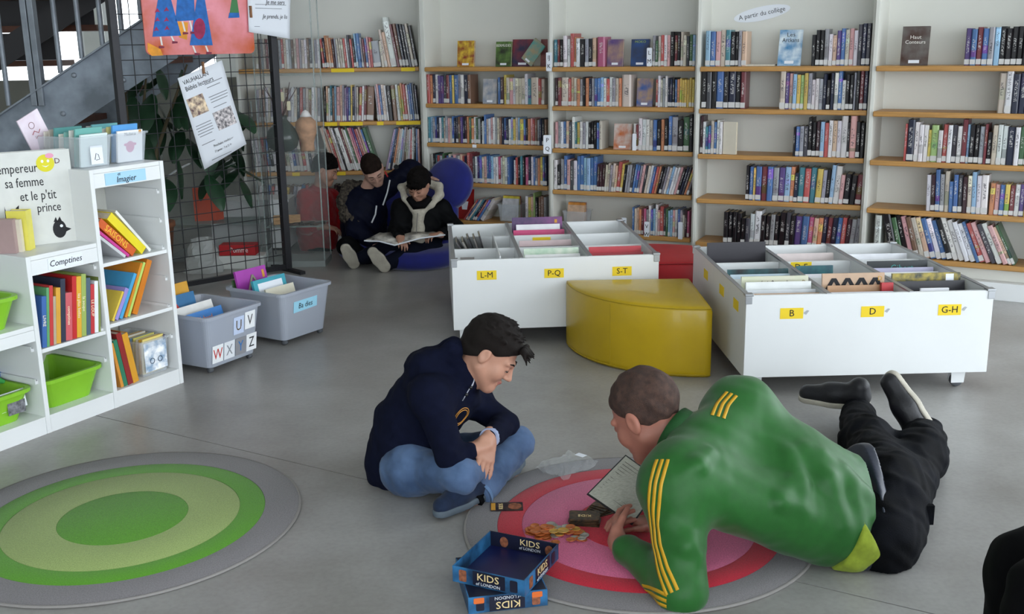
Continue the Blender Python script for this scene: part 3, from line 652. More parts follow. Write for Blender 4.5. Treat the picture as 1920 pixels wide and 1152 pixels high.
# ================================================================== RUGS
def pile(name, c): return mat(name, c, 0.95, var=0.16, vscale=260, bump=0.35, bscale=420, spec=0.1, sheen=.2)
def rug(label, cx, cy, rings, group='round felt rugs'):
    r = thing('round_rug', label, 'rug', frame((cx, cy, 0)), group); rings = sorted(rings, key=lambda a: -a[0])
    for i, (R_, m, nm) in enumerate(rings):
        ri = rings[i + 1][0] if i + 1 < len(rings) else 0.0
        top = .0075 + .0004 * i
        prof = [(ri, .0005), (R_ - .003, .0005), (R_, .003), (R_, top - .002), (R_ - .002, top), (ri + .0001, top)] if ri else [(0, .0005), (R_, .0005), (R_, top - .001), (R_ - .002, top), (0.0001, top)]
        part(nm, MB().lathe(prof, 96), m, r)
    part('edge_binding', MB().lathe([(rings[0][0], .0005), (rings[0][0] + .005, .002), (rings[0][0] + .006, .005), (rings[0][0] + .003, .0085), (rings[0][0] - .002, .0082)], 96), mat('grey_binding', '#8d8986', .9, bump=.2, bscale=300), r)
GREY_P = pile('grey_pile', '#7f7b7d'); GP = pile('green_pile', '#5a9826'); LGP = pile('pale_green_pile', '#9aad68')
rug('round green and grey rug on the left floor', -1.245, 3.118, [(.55, GREY_P, 'grey_ring'), (.44, GP, 'green_ring'), (.36, LGP, 'pale_ring'), (.198, GP, 'green_disc')])
rug('round red and pink rug under the lying man', .377, 3.018, [(.532, GREY_P, 'grey_ring'), (.433, pile('red_pile', '#c2263a'), 'red_ring'), (.357, pile('pink_pile', '#d0688c'), 'pink_ring'), (.19, pile('red_pile', '#c2263a'), 'red_disc')])
# ================================================================== POUFS
def quarter(label, corner, R_, h, a0, m, seam, group=None):
    r = thing('quarter_pouf', label, 'pouf', frame(corner, a0), group)
    n = 28; b = .022
    def outline(k):
        pts = [(k, k)]
        c0 = math.asin(min(1, k / (R_ - k))) if k > 0 else 0
        for i in range(n + 1):
            t = c0 + (math.pi / 2 - 2 * c0) * i / n; pts.append(((R_ - k) * math.cos(t), (R_ - k) * math.sin(t)))
        return pts
    lv = [(.012, 0.0), (.002, .008), (0, .03), (0, h * .5), (0, h - b), (b * .3, h - b * .3), (b, h - .002), (b * 2.2, h + .003), (R_ * .2, h + .008)]
    v = []; m_ = n + 2
    for k, z in lv: v += [(x, y, z) for x, y in outline(k)]
    f = [tuple(range(m_))[::-1]]
    for i in range(len(lv) - 1): f += [(i * m_ + k, i * m_ + (k + 1) % m_, (i + 1) * m_ + (k + 1) % m_, (i + 1) * m_ + k) for k in range(m_)]
    f.append(tuple(range((len(lv) - 1) * m_, len(lv) * m_)))
    o = part('cushion_body', MB().add(v, f, 0, True), m, r)
    t = [(x, y, h - b * .55) for x, y in outline(b * .12)]; part('top_seam', MB().tube(t + [t[0]], .0025, 6), seam, r)
    t = [(x, y, .012) for x, y in outline(.001)]; part('bottom_seam', MB().tube(t + [t[0]], .003, 6), seam, r)
    th = math.radians(45); part('side_seam', MB().tube([(R_ * math.cos(th), R_ * math.sin(th), z) for z in (.01, h * .5, h - b)], .0018, 5), seam, r)
    return r
YV = mat('yellow_vinyl', '#bb9c10', 0.36, var=0.05, vscale=6, bump=0.12, bscale=9, coat=.15)
quarter('yellow vinyl quarter-round pouf between the two book bins', (.872, 5.082, .0), .605, .325, math.pi, YV, mat('yellow_seam', '#a88d12', .5), 'quarter-round poufs')
quarter('red vinyl quarter-round pouf behind the yellow pouf', (.75, 5.43, .0), .56, .33, 0.0, mat('red_vinyl', '#b32028', 0.4, var=.04, bump=.1, bscale=9), mat('red_seam', '#7d1218', .5), 'quarter-round poufs')
# ================================================================== BOOK BINS ON CASTERS
def book_bin(label, FL, FR, depth, names, side_marks=False):
    FL, FR = Vector(FL), Vector(FR); d = FR - FL; w = d.length; rz = math.atan2(d.y, d.x); z0, z1, t = .078, .43, .018
    M = frame((FL.x, FL.y, 0), rz); r = thing('book_bin', label, 'book bin', M, 'white book bins on casters')
    part('front_panel', MB().box(0, w, 0, t, z0, z1), WHITE, r, bevel=.0015); part('back_panel', MB().box(0, w, depth - t, depth, z0, z1), WHITE, r, bevel=.0015)
    for x in (0, w - t): part('side_panel', MB().box(x, x + t, t + .0005, depth - t - .0005, z0, z1), WHITE, r, bevel=.0015)
    part('bin_floor', MB().box(t + .0005, w - t - .0005, t + .0005, depth - t - .0005, .15, .165), WHITE, r)
    xs = [t, w / 3, 2 * w / 3, w - t]; ys = [t, depth / 3, 2 * depth / 3, depth - t]
    for x in xs[1:3]: part('long_divider', MB().box(x - .007, x + .007, t + .0005, depth - t - .0005, .1655, z1 - .004), WHITE, r)
    for i in range(3):
        for y in ys[1:3]:
            part('cross_divider', MB().box(xs[i] + (.0075 if i else .0005), xs[i + 1] - (.0075 if i < 2 else .0005), y - .006, y + .006, .1655, z1 - .012), WHITE, r)
    for x in (t / 2, w / 3, 2 * w / 3, w - t / 2): part('edge_trim', MB().box(x - .0095, x + .0095, .002, depth - .002, z1 - .0035 if .1 < x < w - .1 else z1 + .0003, z1 + .0035), ALU, r)
    for x in (0, w):
        for y in (0, depth):
            sx, sy = (1 if x else -1), (1 if y else -1)
            part('corner_bracket', MB().box(x - .03 if sx > 0 else x - .006, x + .006 if sx > 0 else x + .03, y - .03 if sy > 0 else y - .006, y + .006 if sy > 0 else y + .03, z1 - .002, z1 + .008).box(x - .025 if sx > 0 else x - .004, x + .004 if sx > 0 else x + .025, y - .004 if sy < 0 else y + .0, y if sy < 0 else y + .004, z1 - .035, z1 - .002), ALU, r, bevel=.003)
    for x in (.06, w - .1):
        for y in (.06, depth - .06):
            c = part('caster', MB().box(-.03, .03, -.028, .028, .07, .0775).prism([(-.028, .02), (.026, .02), (.03, .068), (-.03, .068)], -.019, -.015, 0, Matrix.Rotation(math.pi / 2, 4, 'X')).prism([(-.028, .02), (.026, .02), (.03, .068), (-.03, .068)], .015, .019, 0, Matrix.Rotation(math.pi / 2, 4, 'X')), WHITE, r, Matrix.Translation((x, y, 0)))
            part('wheel', MB().lathe([(0, -.013), (.022, -.013), (.027, -.009), (.027, .009), (.022, .013), (0, .013)], 18, 0, Matrix.Rotation(math.pi / 2, 4, 'X')), RUBBER, c, Matrix.Translation((0, 0, .0275)))
    for s_, fx in names:
        k = part('label_card', MB().box(-.048, .048, -.001, 0, -.023, .023), YLAB, r, Matrix.Translation((w * fx, -.0005, .352)), label='yellow card lettered ' + s_)
        text(k, s_, .04, INK, facing((0, -.0014, 0), (1, 0, 0), (0, 0, 1)))
        if side_marks: part('torn_tape', MB().prism([(.05, -.006), (.064, .006), (.072, .004), (.06, -.012)], 0, .0015), mat('grey_tape', '#b9bdc0', .3, alpha=.8), k, facing((0, -.0006, .006), (1, 0, 0), (0, 0, 1)))
    if side_marks:
        for y in (.17, .44, .78): part('label_card', MB().box(-.001, 0, y - .045, y + .045, .33, .375), YLAB, r, label='yellow side card')
    return r, w
ALB = {'binL': 'bin lettered L-M', 'binR': 'bin lettered B'}
def album(bin_, key, col_i, row_i, w, depth, yoff, W, H, c, cname, tilt=-8, t=.012, xo=0.0, c2=None, vs=14, var=.05, lab=None):
    xs = [.018, w / 3, 2 * w / 3, w - .018]; ys = [.018, depth / 3, 2 * depth / 3, depth - .018]
    x = (xs[col_i] + xs[col_i + 1]) / 2 + xo; y = ys[row_i] + .012 + yoff
    M = bin_.matrix_world @ Matrix.Translation((x, y, .1655)) @ Matrix.Rotation(math.radians(tilt), 4, 'X')
    pos = ('front', 'middle', 'back')[row_i] + ' ' + ('left', 'centre', 'right')[col_i]
    return facebook('comic_album', lab or '%s album in the %s compartment of the %s' % (cname, pos, ALB[key]), M, W, H, t, c, 'album', c2, vs, 'comic albums in the bins', var)
# right bin
bR, wR = book_bin('white book bin lettered B, D and G-H', (.962, 4.232), (1.992, 4.262), 1.09, (('B', .185), ('D', .512), ('G-H', .825)), True)
bL, wL = book_bin('white book bin lettered L-M, P-Q and S-T', (-.289, 5.062), (.728, 5.135), 1.06, (('L-M', .165), ('P-Q', .49), ('S-T', .82)))
bpy.context.view_layer.update()
a_ = lambda *a, **k: album(bR, 'binR', a[0], a[1], wR, 1.09, *a[2:], **k)
a_(0, 2, .16, .29, .315, '#26232b', 'black', -6)
q = a_(0, 1, .1, .28, .268, '#2f6d72', 'teal and black', -8, c2='#1c1c22', vs=8)
a_(0, 1, .05, .27, .255, '#c9dbe6', 'pale blue', -10)
a_(0, 1, .02, .26, .235, '#2a2a2c', 'dark low', -10)
q = a_(0, 0, .17, .29, .295, '#d8d3bf', 'cream', -6, c2='#c8cdb0', vs=6)
text(q, 'B', .03, mat('ink_ochre', '#7d6a2a', .6), facing((.125, -.0008, .265), (1, 0, 0), (0, 0, 1)))
text(q, 'Joris Bernardin', .03, INK, facing((.0, -.0008, .265), (1, 0, 0), (0, 0, 1)), 'title', sx=.7, shear=.35)
a_(0, 0, .1, .28, .285, '#dfe2e0', 'white glossy', -9)
a_(0, 0, .05, .29, .262, '#cfd4d8', 'pale grey', -10)
a_(0, 0, .015, .3, .255, '#c9a98c', 'thin tan', -10)
a_(1, 2, .12, .28, .26, '#d7c9c6', 'pinkish white', -8)
a_(1, 1, .14, .17, .27, '#2f6d72', 'dark teal patterned', -8, xo=-.06, c2='#244a58', vs=20)
yl = part('file_card', MB().box(wR / 3 + .05, wR / 3 + .15, 2 * 1.09 / 3 - .0075, 2 * 1.09 / 3 - .0062, .37, .416), YLAB, bR, label='yellow card lettered D-E')
text(yl, 'D-E', .04, INK, facing((wR / 3 + .1, 2 * 1.09 / 3 - .0082, .392), (1, 0, 0), (0, 0, 1)))
a_(1, 1, .05, .26, .25, '#e2e0e4', 'white low', -10)
q = a_(1, 0, .15, .27, .305, '#c3a489', 'tan zigzag-patterned', -6)
for k in range(4): part('zigzag', MB().prism([(-.125 + k * .06, 0), (-.105 + k * .06, 0), (-.085 + k * .06, .035), (-.065 + k * .06, 0), (-.045 + k * .06, 0), (-.075 + k * .06, .05), (-.095 + k * .06, .05)], 0, .0008), INK, q, facing((0, -.0004, .235), (1, 0, 0), (0, 0, 1)))
text(q, 'D', .028, mat('ink_gold', '#c99b3e', .6), facing((.115, -.0012, .28), (1, 0, 0), (0, 0, 1)))
a_(1, 0, .09, .25, .265, '#b9906c', 'brown', -9)
a_(1, 0, .06, .05, .28, '#b3262c', 'narrow red', -9, xo=.12, t=.02)
a_(1, 0, .03, .27, .25, '#dcdde8', 'lavender white', -10)
a_(2, 2, .06, .3, .262, '#e3e4e8', 'white blue-edged', -9)
q = a_(2, 1, .16, .28, .28, '#23292c', 'black teal-lettered', -8)
text(q, 'Gibert', .045, mat('ink_teal', '#3f8f8a', .6), facing((.02, -.0008, .245), (1, 0, 0), (0, 0, 1)), 'title', sx=.9)
a_(2, 1, .1, .29, .26, '#b9b6d0', 'pale violet', -9); a_(2, 1, .05, .3, .25, '#e7e7e4', 'white wide', -10)
q = a_(2, 0, .19, .3, .29, '#4d5246', 'green jungle-patterned', -6, c2='#9c8b3c', vs=30, var=.3)
part('spine_sticker', MB().box(.085, .12, -.001, 0, .255, .285), PAPER, q)
a_(2, 0, .12, .3, .27, '#232228', 'large black', -12)
q = a_(2, 0, .02, .12, .262, '#e4e4e8', 'small white round-topped', -8, xo=-.03)
# left bin
a_ = lambda *a, **k: album(bL, 'binL', a[0], a[1], wL, 1.06, *a[2:], **k)
q = a_(1, 2, .2, .29, .315, '#3b2c56', 'purple starry', -5, c2='#7a3f78', vs=9)
part('spine_sticker', MB().box(.1, .115, -.001, 0, .28, .3), mat('amber_tab', '#d89a3c', .6), q)
a_(1, 2, .13, .25, .285, '#e3e3e6', 'white', -9); a_(1, 2, .08, .29, .262, '#c02868', 'magenta', -10)
yl = part('file_card', MB().box(wL / 3 + .12, wL / 3 + .22, 2 * 1.06 / 3 - .0075, 2 * 1.06 / 3 - .0062, .36, .406), YLAB, bL, label='small yellow card')
a_(1, 1, .1, .28, .262, '#c8b0b0', 'dusty pink', -9); a_(1, 1, .05, .28, .24, '#2c2a30', 'dark low', -9)
a_(1, 0, .14, .28, .275, '#d9e2cf', 'pale green map', -9, c2='#9fc0a4', vs=18); a_(1, 0, .08, .28, .255, '#e6e6e3', 'white', -10)
q = a_(2, 0, .16, .27, .27, '#b8202e', 'red', -9)
a_(2, 0, .1, .27, .25, '#a01a26', 'dark red', -10)
a_(0, 0, .04, .07, .26, '#6b6560', 'small brown', -10, xo=-.1)
for i in range(5):
    M = bL.matrix_world @ Matrix.Translation((.178 + i * .012, .52, .1655)) @ Matrix.Rotation(math.radians(-30 + i * 4), 4, 'Y')
    c, nm = (('#5c5a5c', 'grey'), ('#8f8a84', 'stone'), ('#3a3a3e', 'charcoal'), ('#77726e', 'taupe'), ('#2f2d30', 'black'))[i]
    loose_book('comic_album', nm + ' album turned sideways in the middle left compartment', M, .009, .18, .295 - .008 * (i % 2), c, cat='album', group='comic albums in the bins')
a2 = part('sideways_divider', MB().box(.235, .241, .03, .69, .1655, .44), WHITE, bL)
for x in (.95, .86): pass
# ================================================================== GAME BOXES, CARDS, COINS
GB = mat('game_box_blue', '#173a5c', .4, var=.35, vscale=14, col2='#2b6490'); GN = mat('game_box_navy', '#15182c', .4, var=.2, vscale=10); GI = mat('game_box_inside', '#141a4a', .35, var=.3, vscale=4)
CREAM = mat('ink_cream', '#e9cf96', .5); SILV = mat('ink_silver', '#cfd3da', .5); COP = mat('figure_print_brown', '#8a5238', .6, var=.4, vscale=80)
def game_box(label, c, rz, w, d, h, z, open_top):
    r = thing('game_box', label, 'game box', frame((c[0], c[1], z), rz), 'boxes of the London game'); t = .003
    for nm, bxs in (('box_front', (-w / 2, w / 2, -d / 2, -d / 2 + t)), ('box_back', (-w / 2, w / 2, d / 2 - t, d / 2)), ('box_side', (-w / 2, -w / 2 + t, -d / 2 + t, d / 2 - t)), ('box_side', (w / 2 - t, w / 2, -d / 2 + t, d / 2 - t))):
        part(nm, MB().box(*bxs, 0, h), GN if nm == 'box_back' else GB, r)
    part('box_base' if open_top else 'box_lid', MB().box(-w / 2 + t, w / 2 - t, -d / 2 + t, d / 2 - t, 0 if open_top else h - t, t if open_top else h), GI if open_top else GN, r)
    fronts = [((0, -d / 2 - .0004, h / 2), (1, 0, 0)), ((w / 2 + .0004, 0, h / 2), (0, 1, 0))]
    if open_top:
        # dark printed inside walls
        part('inner_print', MB().box(-w / 2 + t + .0002, w / 2 - t - .0002, d / 2 - t - .0012, d / 2 - t - .0002, t, h - .002), GN, r); part('inner_print', MB().box(-w / 2 + t + .0002, w / 2 - t - .0002, -d / 2 + t + .0002, -d / 2 + t + .0012, t, h - .002), GN, r)
        for y, sgn in ((d / 2 - t - .0015, 1),):
            text(r, 'KIDS', .026, CREAM, facing((.02, y, h * .64), (1, 0, 0), (0, 0, 1)), sx=1.15); text(r, 'of LONDON', .012, SILV, facing((.02, y, h * .27), (1, 0, 0), (0, 0, 1)))
            for x_ in (-.06, .08): part('figure_print', MB().prism(disc(0, 0, .013, .016, 12), 0, .0005), COP, r, facing((x_, y, h * .45), (1, 0, 0), (0, 0, 1)))
        text(r, 'KIDS', .022, CREAM, facing((-.01, .0 - d / 2 + .03, t + .0004), (-1, 0, 0), (0, -1, 0)), sx=1.1); text(r, 'of LONDON', .011, SILV, facing((-.01, -d / 2 + .05, t + .0004), (-1, 0, 0), (0, -1, 0)))
    for o_, x_ in fronts:
        up = (0, 0, 1) if open_top else (0, 0, -1); xx = x_ if open_top else tuple(-k for k in x_)
        n = Vector(x_).cross(Vector((0, 0, 1)))
        M = facing(o_, xx, up)
        part('dark_print', MB().prism([(-.045, -h * .42), (.05, -h * .42), (.05, h * .46), (-.045, h * .46)], 0, .0004), GN, r, M)
        text(r, 'KIDS', h * .62, CREAM, M @ Matrix.Translation((0, h * .12, .0009)), sx=1.1); text(r, 'of LONDON', h * .27, SILV, M @ Matrix.Translation((0, -h * .3, .0009)), sx=1.05)
        for k in (-1, 1): part('figure_print', MB().prism(rrect(-.011, .011, -h * .36, h * .36, .004), 0, .0006), COP if k < 0 else GN, r, M @ Matrix.Translation((k * .075, 0, .0003)))
    return r
q = [Vector(p) for p in ((-.166, 2.59), (.025, 2.5), (.112, 2.715), (-.074, 2.802))]; ctr = sum((Vector(p) for p in q), Vector((0, 0))) / 4; dr = (q[1] - q[0]) + (q[2] - q[3])
game_box('open dark blue game box lettered KIDS of LONDON, on top', (ctr.x, ctr.y), math.atan2(dr.y, dr.x), .212, .23, .046, .0485, True)
d0, d1_ = Vector((-.126, 2.503)), Vector((.082, 2.543)); ang2 = math.atan2(d1_.y - d0.y, d1_.x - d0.x); cc = (d0 + d1_) / 2 + Vector((-math.sin(ang2), math.cos(ang2))) * .115
lb_ = game_box('closed blue game box lid lying upside down under the open box', (cc.x, cc.y), ang2, .212, .23, .047, 0.0008, False)
ORP = mat('orange_badge', '#d86a2c', .5)
for k in (-1, 1): part('badge_print', MB().prism(rrect(-.014, .014, -.008, .008, .003), 0, .0008), ORP, lb_, facing((k * .078, -.1156, .036), (1, 0, 0), (0, 0, 1)))
def card(label, M, w, h, c, name='game_card', cat='card', group='cards of the London game', th=.0012):
    return tag(MB().prism(rrect(-w / 2, w / 2, -h / 2, h / 2, .004), 0, th).build(name, c, None, M), label, cat, group)
cd = card('long game card lying alone by the boy, lettered KIDS', frame((-.027, 3.146, .0087), .02), .104, .062, mat('card_night', '#231c24', .4, var=.5, vscale=40, col2='#3b2a20'), th=.002)
text(cd, 'KIDS', .02, CREAM, Matrix.Translation((-.018, 0, .0026)) @ Matrix.Rotation(math.pi / 2, 4, 'Z'))
part('gold_edge', MB().prism([(-.05, -.026), (-.036, -.026), (-.036, .026), (-.05, .026)], .002, .0025), mat('gold_print', '#d59a2e', .5), cd); part('figure_print', MB().prism(disc(.026, 0, .022, .024, 18), .002, .0026), COP, cd)
DK = mat('card_back_dark', '#2a211c', .4, var=.4, vscale=70, col2='#4a3520')
for i in range(9):
    k = card('dark card number in the squared deck beside the rule sheet', frame((.215 + random.uniform(-.004, .004), 3.03 + random.uniform(-.004, .004), .0088 + i * .0026), -.12 + random.uniform(-.1, .1)), .09, .066, DK, th=.0022)
    k['label'] = 'dark game card, %s from the bottom of the small deck' % nth(i)
text(k, 'KIDS', .02, CREAM, Matrix.Translation((0, -.004, .0026)) @ Matrix.Rotation(math.pi, 4, 'Z'))
for i in range(5):
    k = card('', frame((.275 + .004 * i, 3.1 + .012 * i, .0088 + i * .0024), .5 + .12 * i), .088, .062, DK, th=.002); k['label'] = 'dark game card, %s of those fanned under the rule sheet' % nth(i)
CO = [mat('copper_token', '#c8703a', .35, metal=.3, var=.2), mat('gold_token', '#cda04a', .35, metal=.3, var=.2), mat('silver_token', '#a9a59c', .35, metal=.3, var=.2)]
coin_me = [[MB().lathe([(0, 0), (r_, 0), (r_ + .0006, .0008), (r_, .0016), (r_ * .86, .0016), (r_ * .84, .0013), (0, .0013)], 18).mesh('coin', [m]) for m in CO] for r_ in (.0115, .0145, .018)]
rs = random.Random(3); placed = []; coins = []
for i in range(64):
    t = rs.random() ** .7; a = rs.uniform(0, 2 * math.pi); rx = t * math.cos(a); ry = t * math.sin(a)
    x, y = .13 + rx * .085 - ry * .02, 2.945 + ry * .062
    sz = rs.choice((0, 0, 1, 1, 1, 2)) if i != 20 else 2; mi = 0 if rx < -.2 else rs.choice((0, 1, 1, 2)) if ry > -.2 else rs.choice((0, 2, 2))
    R_ = (.0115, .0145, .018)[sz]; z = .0088
    for (X, Y, RR, Z) in placed:
        if math.hypot(X - x, Y - y) < (R_ + RR) * .75: z = max(z, Z + .0018)
    placed.append((x, y, R_, z))
    o = obj('coin', coin_me[sz][mi], None, Matrix.Translation((x, y, z)) @ Euler((rs.uniform(-.06, .06), rs.uniform(-.06, .06), 0)).to_matrix().to_4x4())
    tag(o, 'coin', 'coin', 'heap of game coins'); coins.append((y < 2.945, x, o, '%s %s' % (('small', 'medium', 'large')[sz], ('copper', 'gold', 'silver')[mi])))
for near_ in (True, False):
    for i, (_, _, o, d_) in enumerate(sorted([c for c in coins if c[0] == near_], key=lambda c: c[1])): o['label'] = '%s game coin, %s from left in the %s half of the heap' % (d_, nth(i), 'near' if near_ else 'far')
# transparent bag
def crumple():
    n = 14; v = []; f = []; rr = random.Random(5)
    for L_ in range(2):
        for i in range(n):
            for j in range(n):
                x, y = i / (n - 1) - .5, j / (n - 1) - .5
                hgt = (.25 - x * x) * (.25 - y * y) * 16 * (.022 if L_ else .006) + abs(math.sin(x * 17 + j) * math.cos(y * 13 + i * .7)) * .007 + rr.uniform(0, .004)
                v.append((x * .15 + .01 * math.sin(y * 9), y * .2 + .008 * math.sin(x * 11), .0095 + hgt))
    for L_ in range(2):
        for i in range(n - 1):
            for j in range(n - 1):
                a = L_ * n * n + i * n + j; q = (a, a + n, a + n + 1, a + 1); f.append(q if L_ else q[::-1])
    return MB().add(v, f, 0, False)
BAG = mat('clear_film', '#e4eaee', .1, alpha=.13, spec=.8)
bg_ = thing('plastic_bag', 'crumpled clear plastic bag lying on the far rim of the rug', 'bag', frame((.185, 3.475, 0.0), -.75))
part('film', crumple(), BAG, bg_); part('paper_tag', MB().box(-.018, .018, -.012, .012, .042, .043), PAPER, bg_, Matrix.Translation((.02, .05, -.002)))
# ================================================================== SHELF EXTRAS: face-out books, tags, signs
def shelf_face(key, si, u0, u1, hpx, label, col, col2=None, back=.04, tilt=-6, title=None, tcol='#e9e6dd', tz=.8, tsz=.2, t=.018, vs=16, roll=0.0, lab=True, rz=0.0):
    M, W, hs = SECT[key]; h = hs[si]; x0, x1 = ux(key, u0, h, back), ux(key, u1, h, back); ys = yscale(key, (u0 + u1) / 2, h); w = x1 - x0; H = hpx * ys
    B = M @ Matrix.Translation(((x0 + x1) / 2, back, h + .001 + abs(math.sin(math.radians(roll))) * w / 2)) @ Matrix.Rotation(rz, 4, 'Z') @ Matrix.Rotation(math.radians(tilt), 4, 'X') @ Matrix.Rotation(math.radians(roll), 4, 'Y')
    r = facebook('book', label, B, w, H, t, col, 'book', col2, vs, 'books shown cover out', .12)
    if title:
        lines = title.split('/')
        for i, s_ in enumerate(lines): text(r, s_, H * tsz / (1 if len(s_) < 5 else 1), mat('ink_' + tcol[1:], tcol, .5), facing((0, -.0006, H * (tz - i * tsz * .95)), (1, 0, 0), (0, 0, 1)), 'title', sx=min(1.1, w * .86 / (H * tsz * .55 * max(3, len(s_)))))
    if lab: part('barcode_label', MB().box(-w * .2, w * .2, -.0012, 0, H * .06, H * .14), PAPER, r)
    return r
shelf_face('2', 0, 857, 888, 48, 'face-out book with red and yellow cover on the blue-chair bookcase', '#8c2a26', '#d9b83c', vs=22)
shelf_face('2', 0, 929, 958, 46, 'black and green face-out book titled BERMUDES', '#26281f', '#5c7d3a', title='BERMUDES', tsz=.15, tz=.84, vs=14)
shelf_face('2', 0, 960, 998, 50, 'dark blue face-out book beside the BERMUDES book', '#23304e', '#7a3038', vs=12, back=.06)
shelf_face('2', 0, 975, 998, 46, 'tan and teal book slumped against the dark blue face-out book', '#b09a78', '#4a8f8a', back=.018, roll=38, tilt=-3, t=.014)
shelf_face('2', 0, 1013, 1026, 50, 'narrow dark red book at the top right of the blue-chair bookcase', '#5c2a2e', '#8c5550', lab=False)
shelf_face('2', 1, 905, 931, 46, 'grey-blue face-out book with a red foot in the blue-chair bookcase', '#8a96a8', '#b9b4b0', vs=20)
shelf_face('3', 0, 1138, 1167, 50, 'purple face-out book with a crimson spine on the middle bookcase', '#5d4680', '#a88a6c', vs=9)
shelf_face('3', 0, 1182, 1216, 50, 'blue and black face-out book with green title on the middle bookcase', '#2d4f86', '#30303a', title='MOKO', tcol='#9bb04a', tsz=.13, tz=.9, vs=10)
shelf_face('3', 1, 1193, 1222, 52, 'blue face-out book with an orange patch on the middle bookcase', '#3a5fa0', '#b08c5a', vs=12)
q = shelf_face('3', 2, 1150, 1183, 48, 'face-out book with an orange fox cover and red spine', '#c86a32', '#c9c2bc', vs=14)
shelf_face('4', 0, 1457, 1500, 68, 'blue face-out book titled Les Arckans leaning on a stand', '#4f8fc0', '#d6e0e4', title='Les/Arckans', tcol='#1f2430', tsz=.16, tz=.86, vs=13, tilt=-14)
shelf_face('5', 0, 1687, 1738, 72, 'dark face-out book titled Haut Conteurs on the rightmost bookcase', '#4a2f26', '#6e6a66', title='Haut/Conteurs', tsz=.13, tz=.72, vs=9, tilt=-5)
shelf_face('4', 2, 1354, 1380, 60, 'cream paperback turned cover out beside the empty shelf space', '#ddd6c4', None, back=.02, tilt=0, lab=False, rz=-.25, vs=3)
Mx, Wx, hx = SECT['4']; xa, xb = ux('4', 1388, SH[0], .02), ux('4', 1452, SH[0], .02)
fb = thing('book', 'thin white book lying flat on the shelf beside Les Arckans', 'book', Mx @ Matrix.Translation((0, .02, SH[0] + .0008)))
part('cover', MB().box(xa, xb, 0, .12, 0, .0015).box(xa, xb, 0, .12, .0085, .01).box(xa, xa + .0015, 0, .12, .0016, .0084), LBL, fb); part('pages', MB().box(xa + .002, xb - .002, .002, .118, .0016, .0084), PAGES, fb)
sg = thing('sign', 'white oval sign reading A partir du college on the bookcase back', 'sign', SECT['4'][0] @ Matrix.Translation((0, .27 - .0135, 0)))
p_ = py(1430, 8, 6.75); sgM = facing((ux('4', 1428, 1.6, .25), 0, 1.607), (1, 0, .18), (-.18, 0, 1))
part('oval_card', MB().prism(disc(0, 0, .175, .042, 40), 0, .001), PAPER, sg, sgM); text(sg, 'A partir du collège', .04, mat('ink_grey', '#4a4c50', .6), sgM @ Matrix.Translation((0, 0, .0014)), sx=.95)
def tag_card(label, key, u, v, txt, w=.05, h=.11, y=-.03, side=0.0):
    M, W, hs = SECT[key]; lo, hi = .1, 1.7
    x = ux(key, u, 1.0, y)
    for _ in range(30):
        m = (lo + hi) / 2
        if proj(M @ Vector((x, y, m)))[1] > v: lo = m
        else: hi = m
    r = thing('letter_tag', label, 'tag', M @ Matrix.Translation((x, y, lo)) @ Matrix.Rotation(side, 4, 'Z'), 'letter tags on the shelves')
    part('card', MB().prism(rrect(-w / 2, w / 2, -h / 2, h / 2, .006), 0, .002), PAPER, r, facing((0, 0, 0), (1, 0, 0), (0, 0, 1)))
    for i, s_ in enumerate(txt.split('/')): text(r, s_, h * .32, INK, facing((0, -.0024, h * (.22 - .46 * i)), (1, 0, 0), (0, 0, 1)))
    return r
tag_card('white card tag lettered IJ and K on the bookcase upright', '3', 1030, 116, 'IJ/K', .04, .12)
tag_card('white card tag lettered P and Q on the bookcase upright', '3', 1026, 271, 'P/Q', .055, .125, side=.2)
tag_card('white divider tag lettered L and M beside the top-shelf books', '3', 1216, 107, 'L/M', .034, .115, .008)
tag_card('white divider tag at the left of the bottom row of the middle bookcase', '3', 1172, 425, 'T', .035, .12, .008)
tag_card('white divider tag lettered V and W in the bottom row of the middle bookcase', '3', 1216, 432, 'V/W', .034, .115, -.002)
tag_card('white divider tag standing near the right end of the bottom row', '3', 1281, 433, '', .03, .115, -.002)
tag_card('small white divider tag before the crimson third-shelf books', '3', 1190, 268, '', .026, .12, .004)
for (u0, u1, si) in ((621, 664, 0), (752, 778, 0), (609, 632, 1), (637, 680, 1), (707, 719, 1), (743, 788, 1), (630, 648, 2), (548, 562, 2)):
    x0, x1 = ux('1', u0, h1[si]), ux('1', u1, h1[si])
    part('shelf_label', MB().box(x0, x1, -.0055, -.0045, h1[si] - .03, h1[si] - .004), YLAB, bc1, label='yellow shelf label')
x0 = ux('2', 890, SH[2]); part('shelf_label', MB().box(x0 - .016, x0 + .016, -.0055, -.0045, SH[2] - .026, SH[2] - .004), PAPER, bc2)
# plastic boxes of booklets on the bottom shelves
def shelf_box(label, key, u0, u1, cols_, dy=.05):
    M, W, hs = SECT[key]; h = hs[4]; x0, x1 = ux(key, u0, h, dy), ux(key, u1, h, dy); w = x1 - x0; r = thing('clear_box', label, 'plastic box', M @ Matrix.Translation(((x0 + x1) / 2, dy + .08, h + .001)))
    part('box_body', open_box(w, .15, .125, .012, .002, .006, .012, 3, .006), CLEAR, r)
    for i, (c, n) in enumerate(cols_):
        tag(MB().box(-w / 2 + .02, w / 2 - .02, -.005, .005, 0, .16 + .015 * (i % 2)).build('booklet', mat('cover_' + c[1:], c, .5, var=.2, vscale=25), None, M @ Matrix.Translation(((x0 + x1) / 2, dy + .035 + i * .022, h + .005)) @ Matrix.Rotation(math.radians(10 - 5 * i), 4, 'X').inverted()), '%s booklet in the %s' % (n, label.split(' on ')[0]), 'booklet', 'booklets in the bottom shelf boxes')
    return r
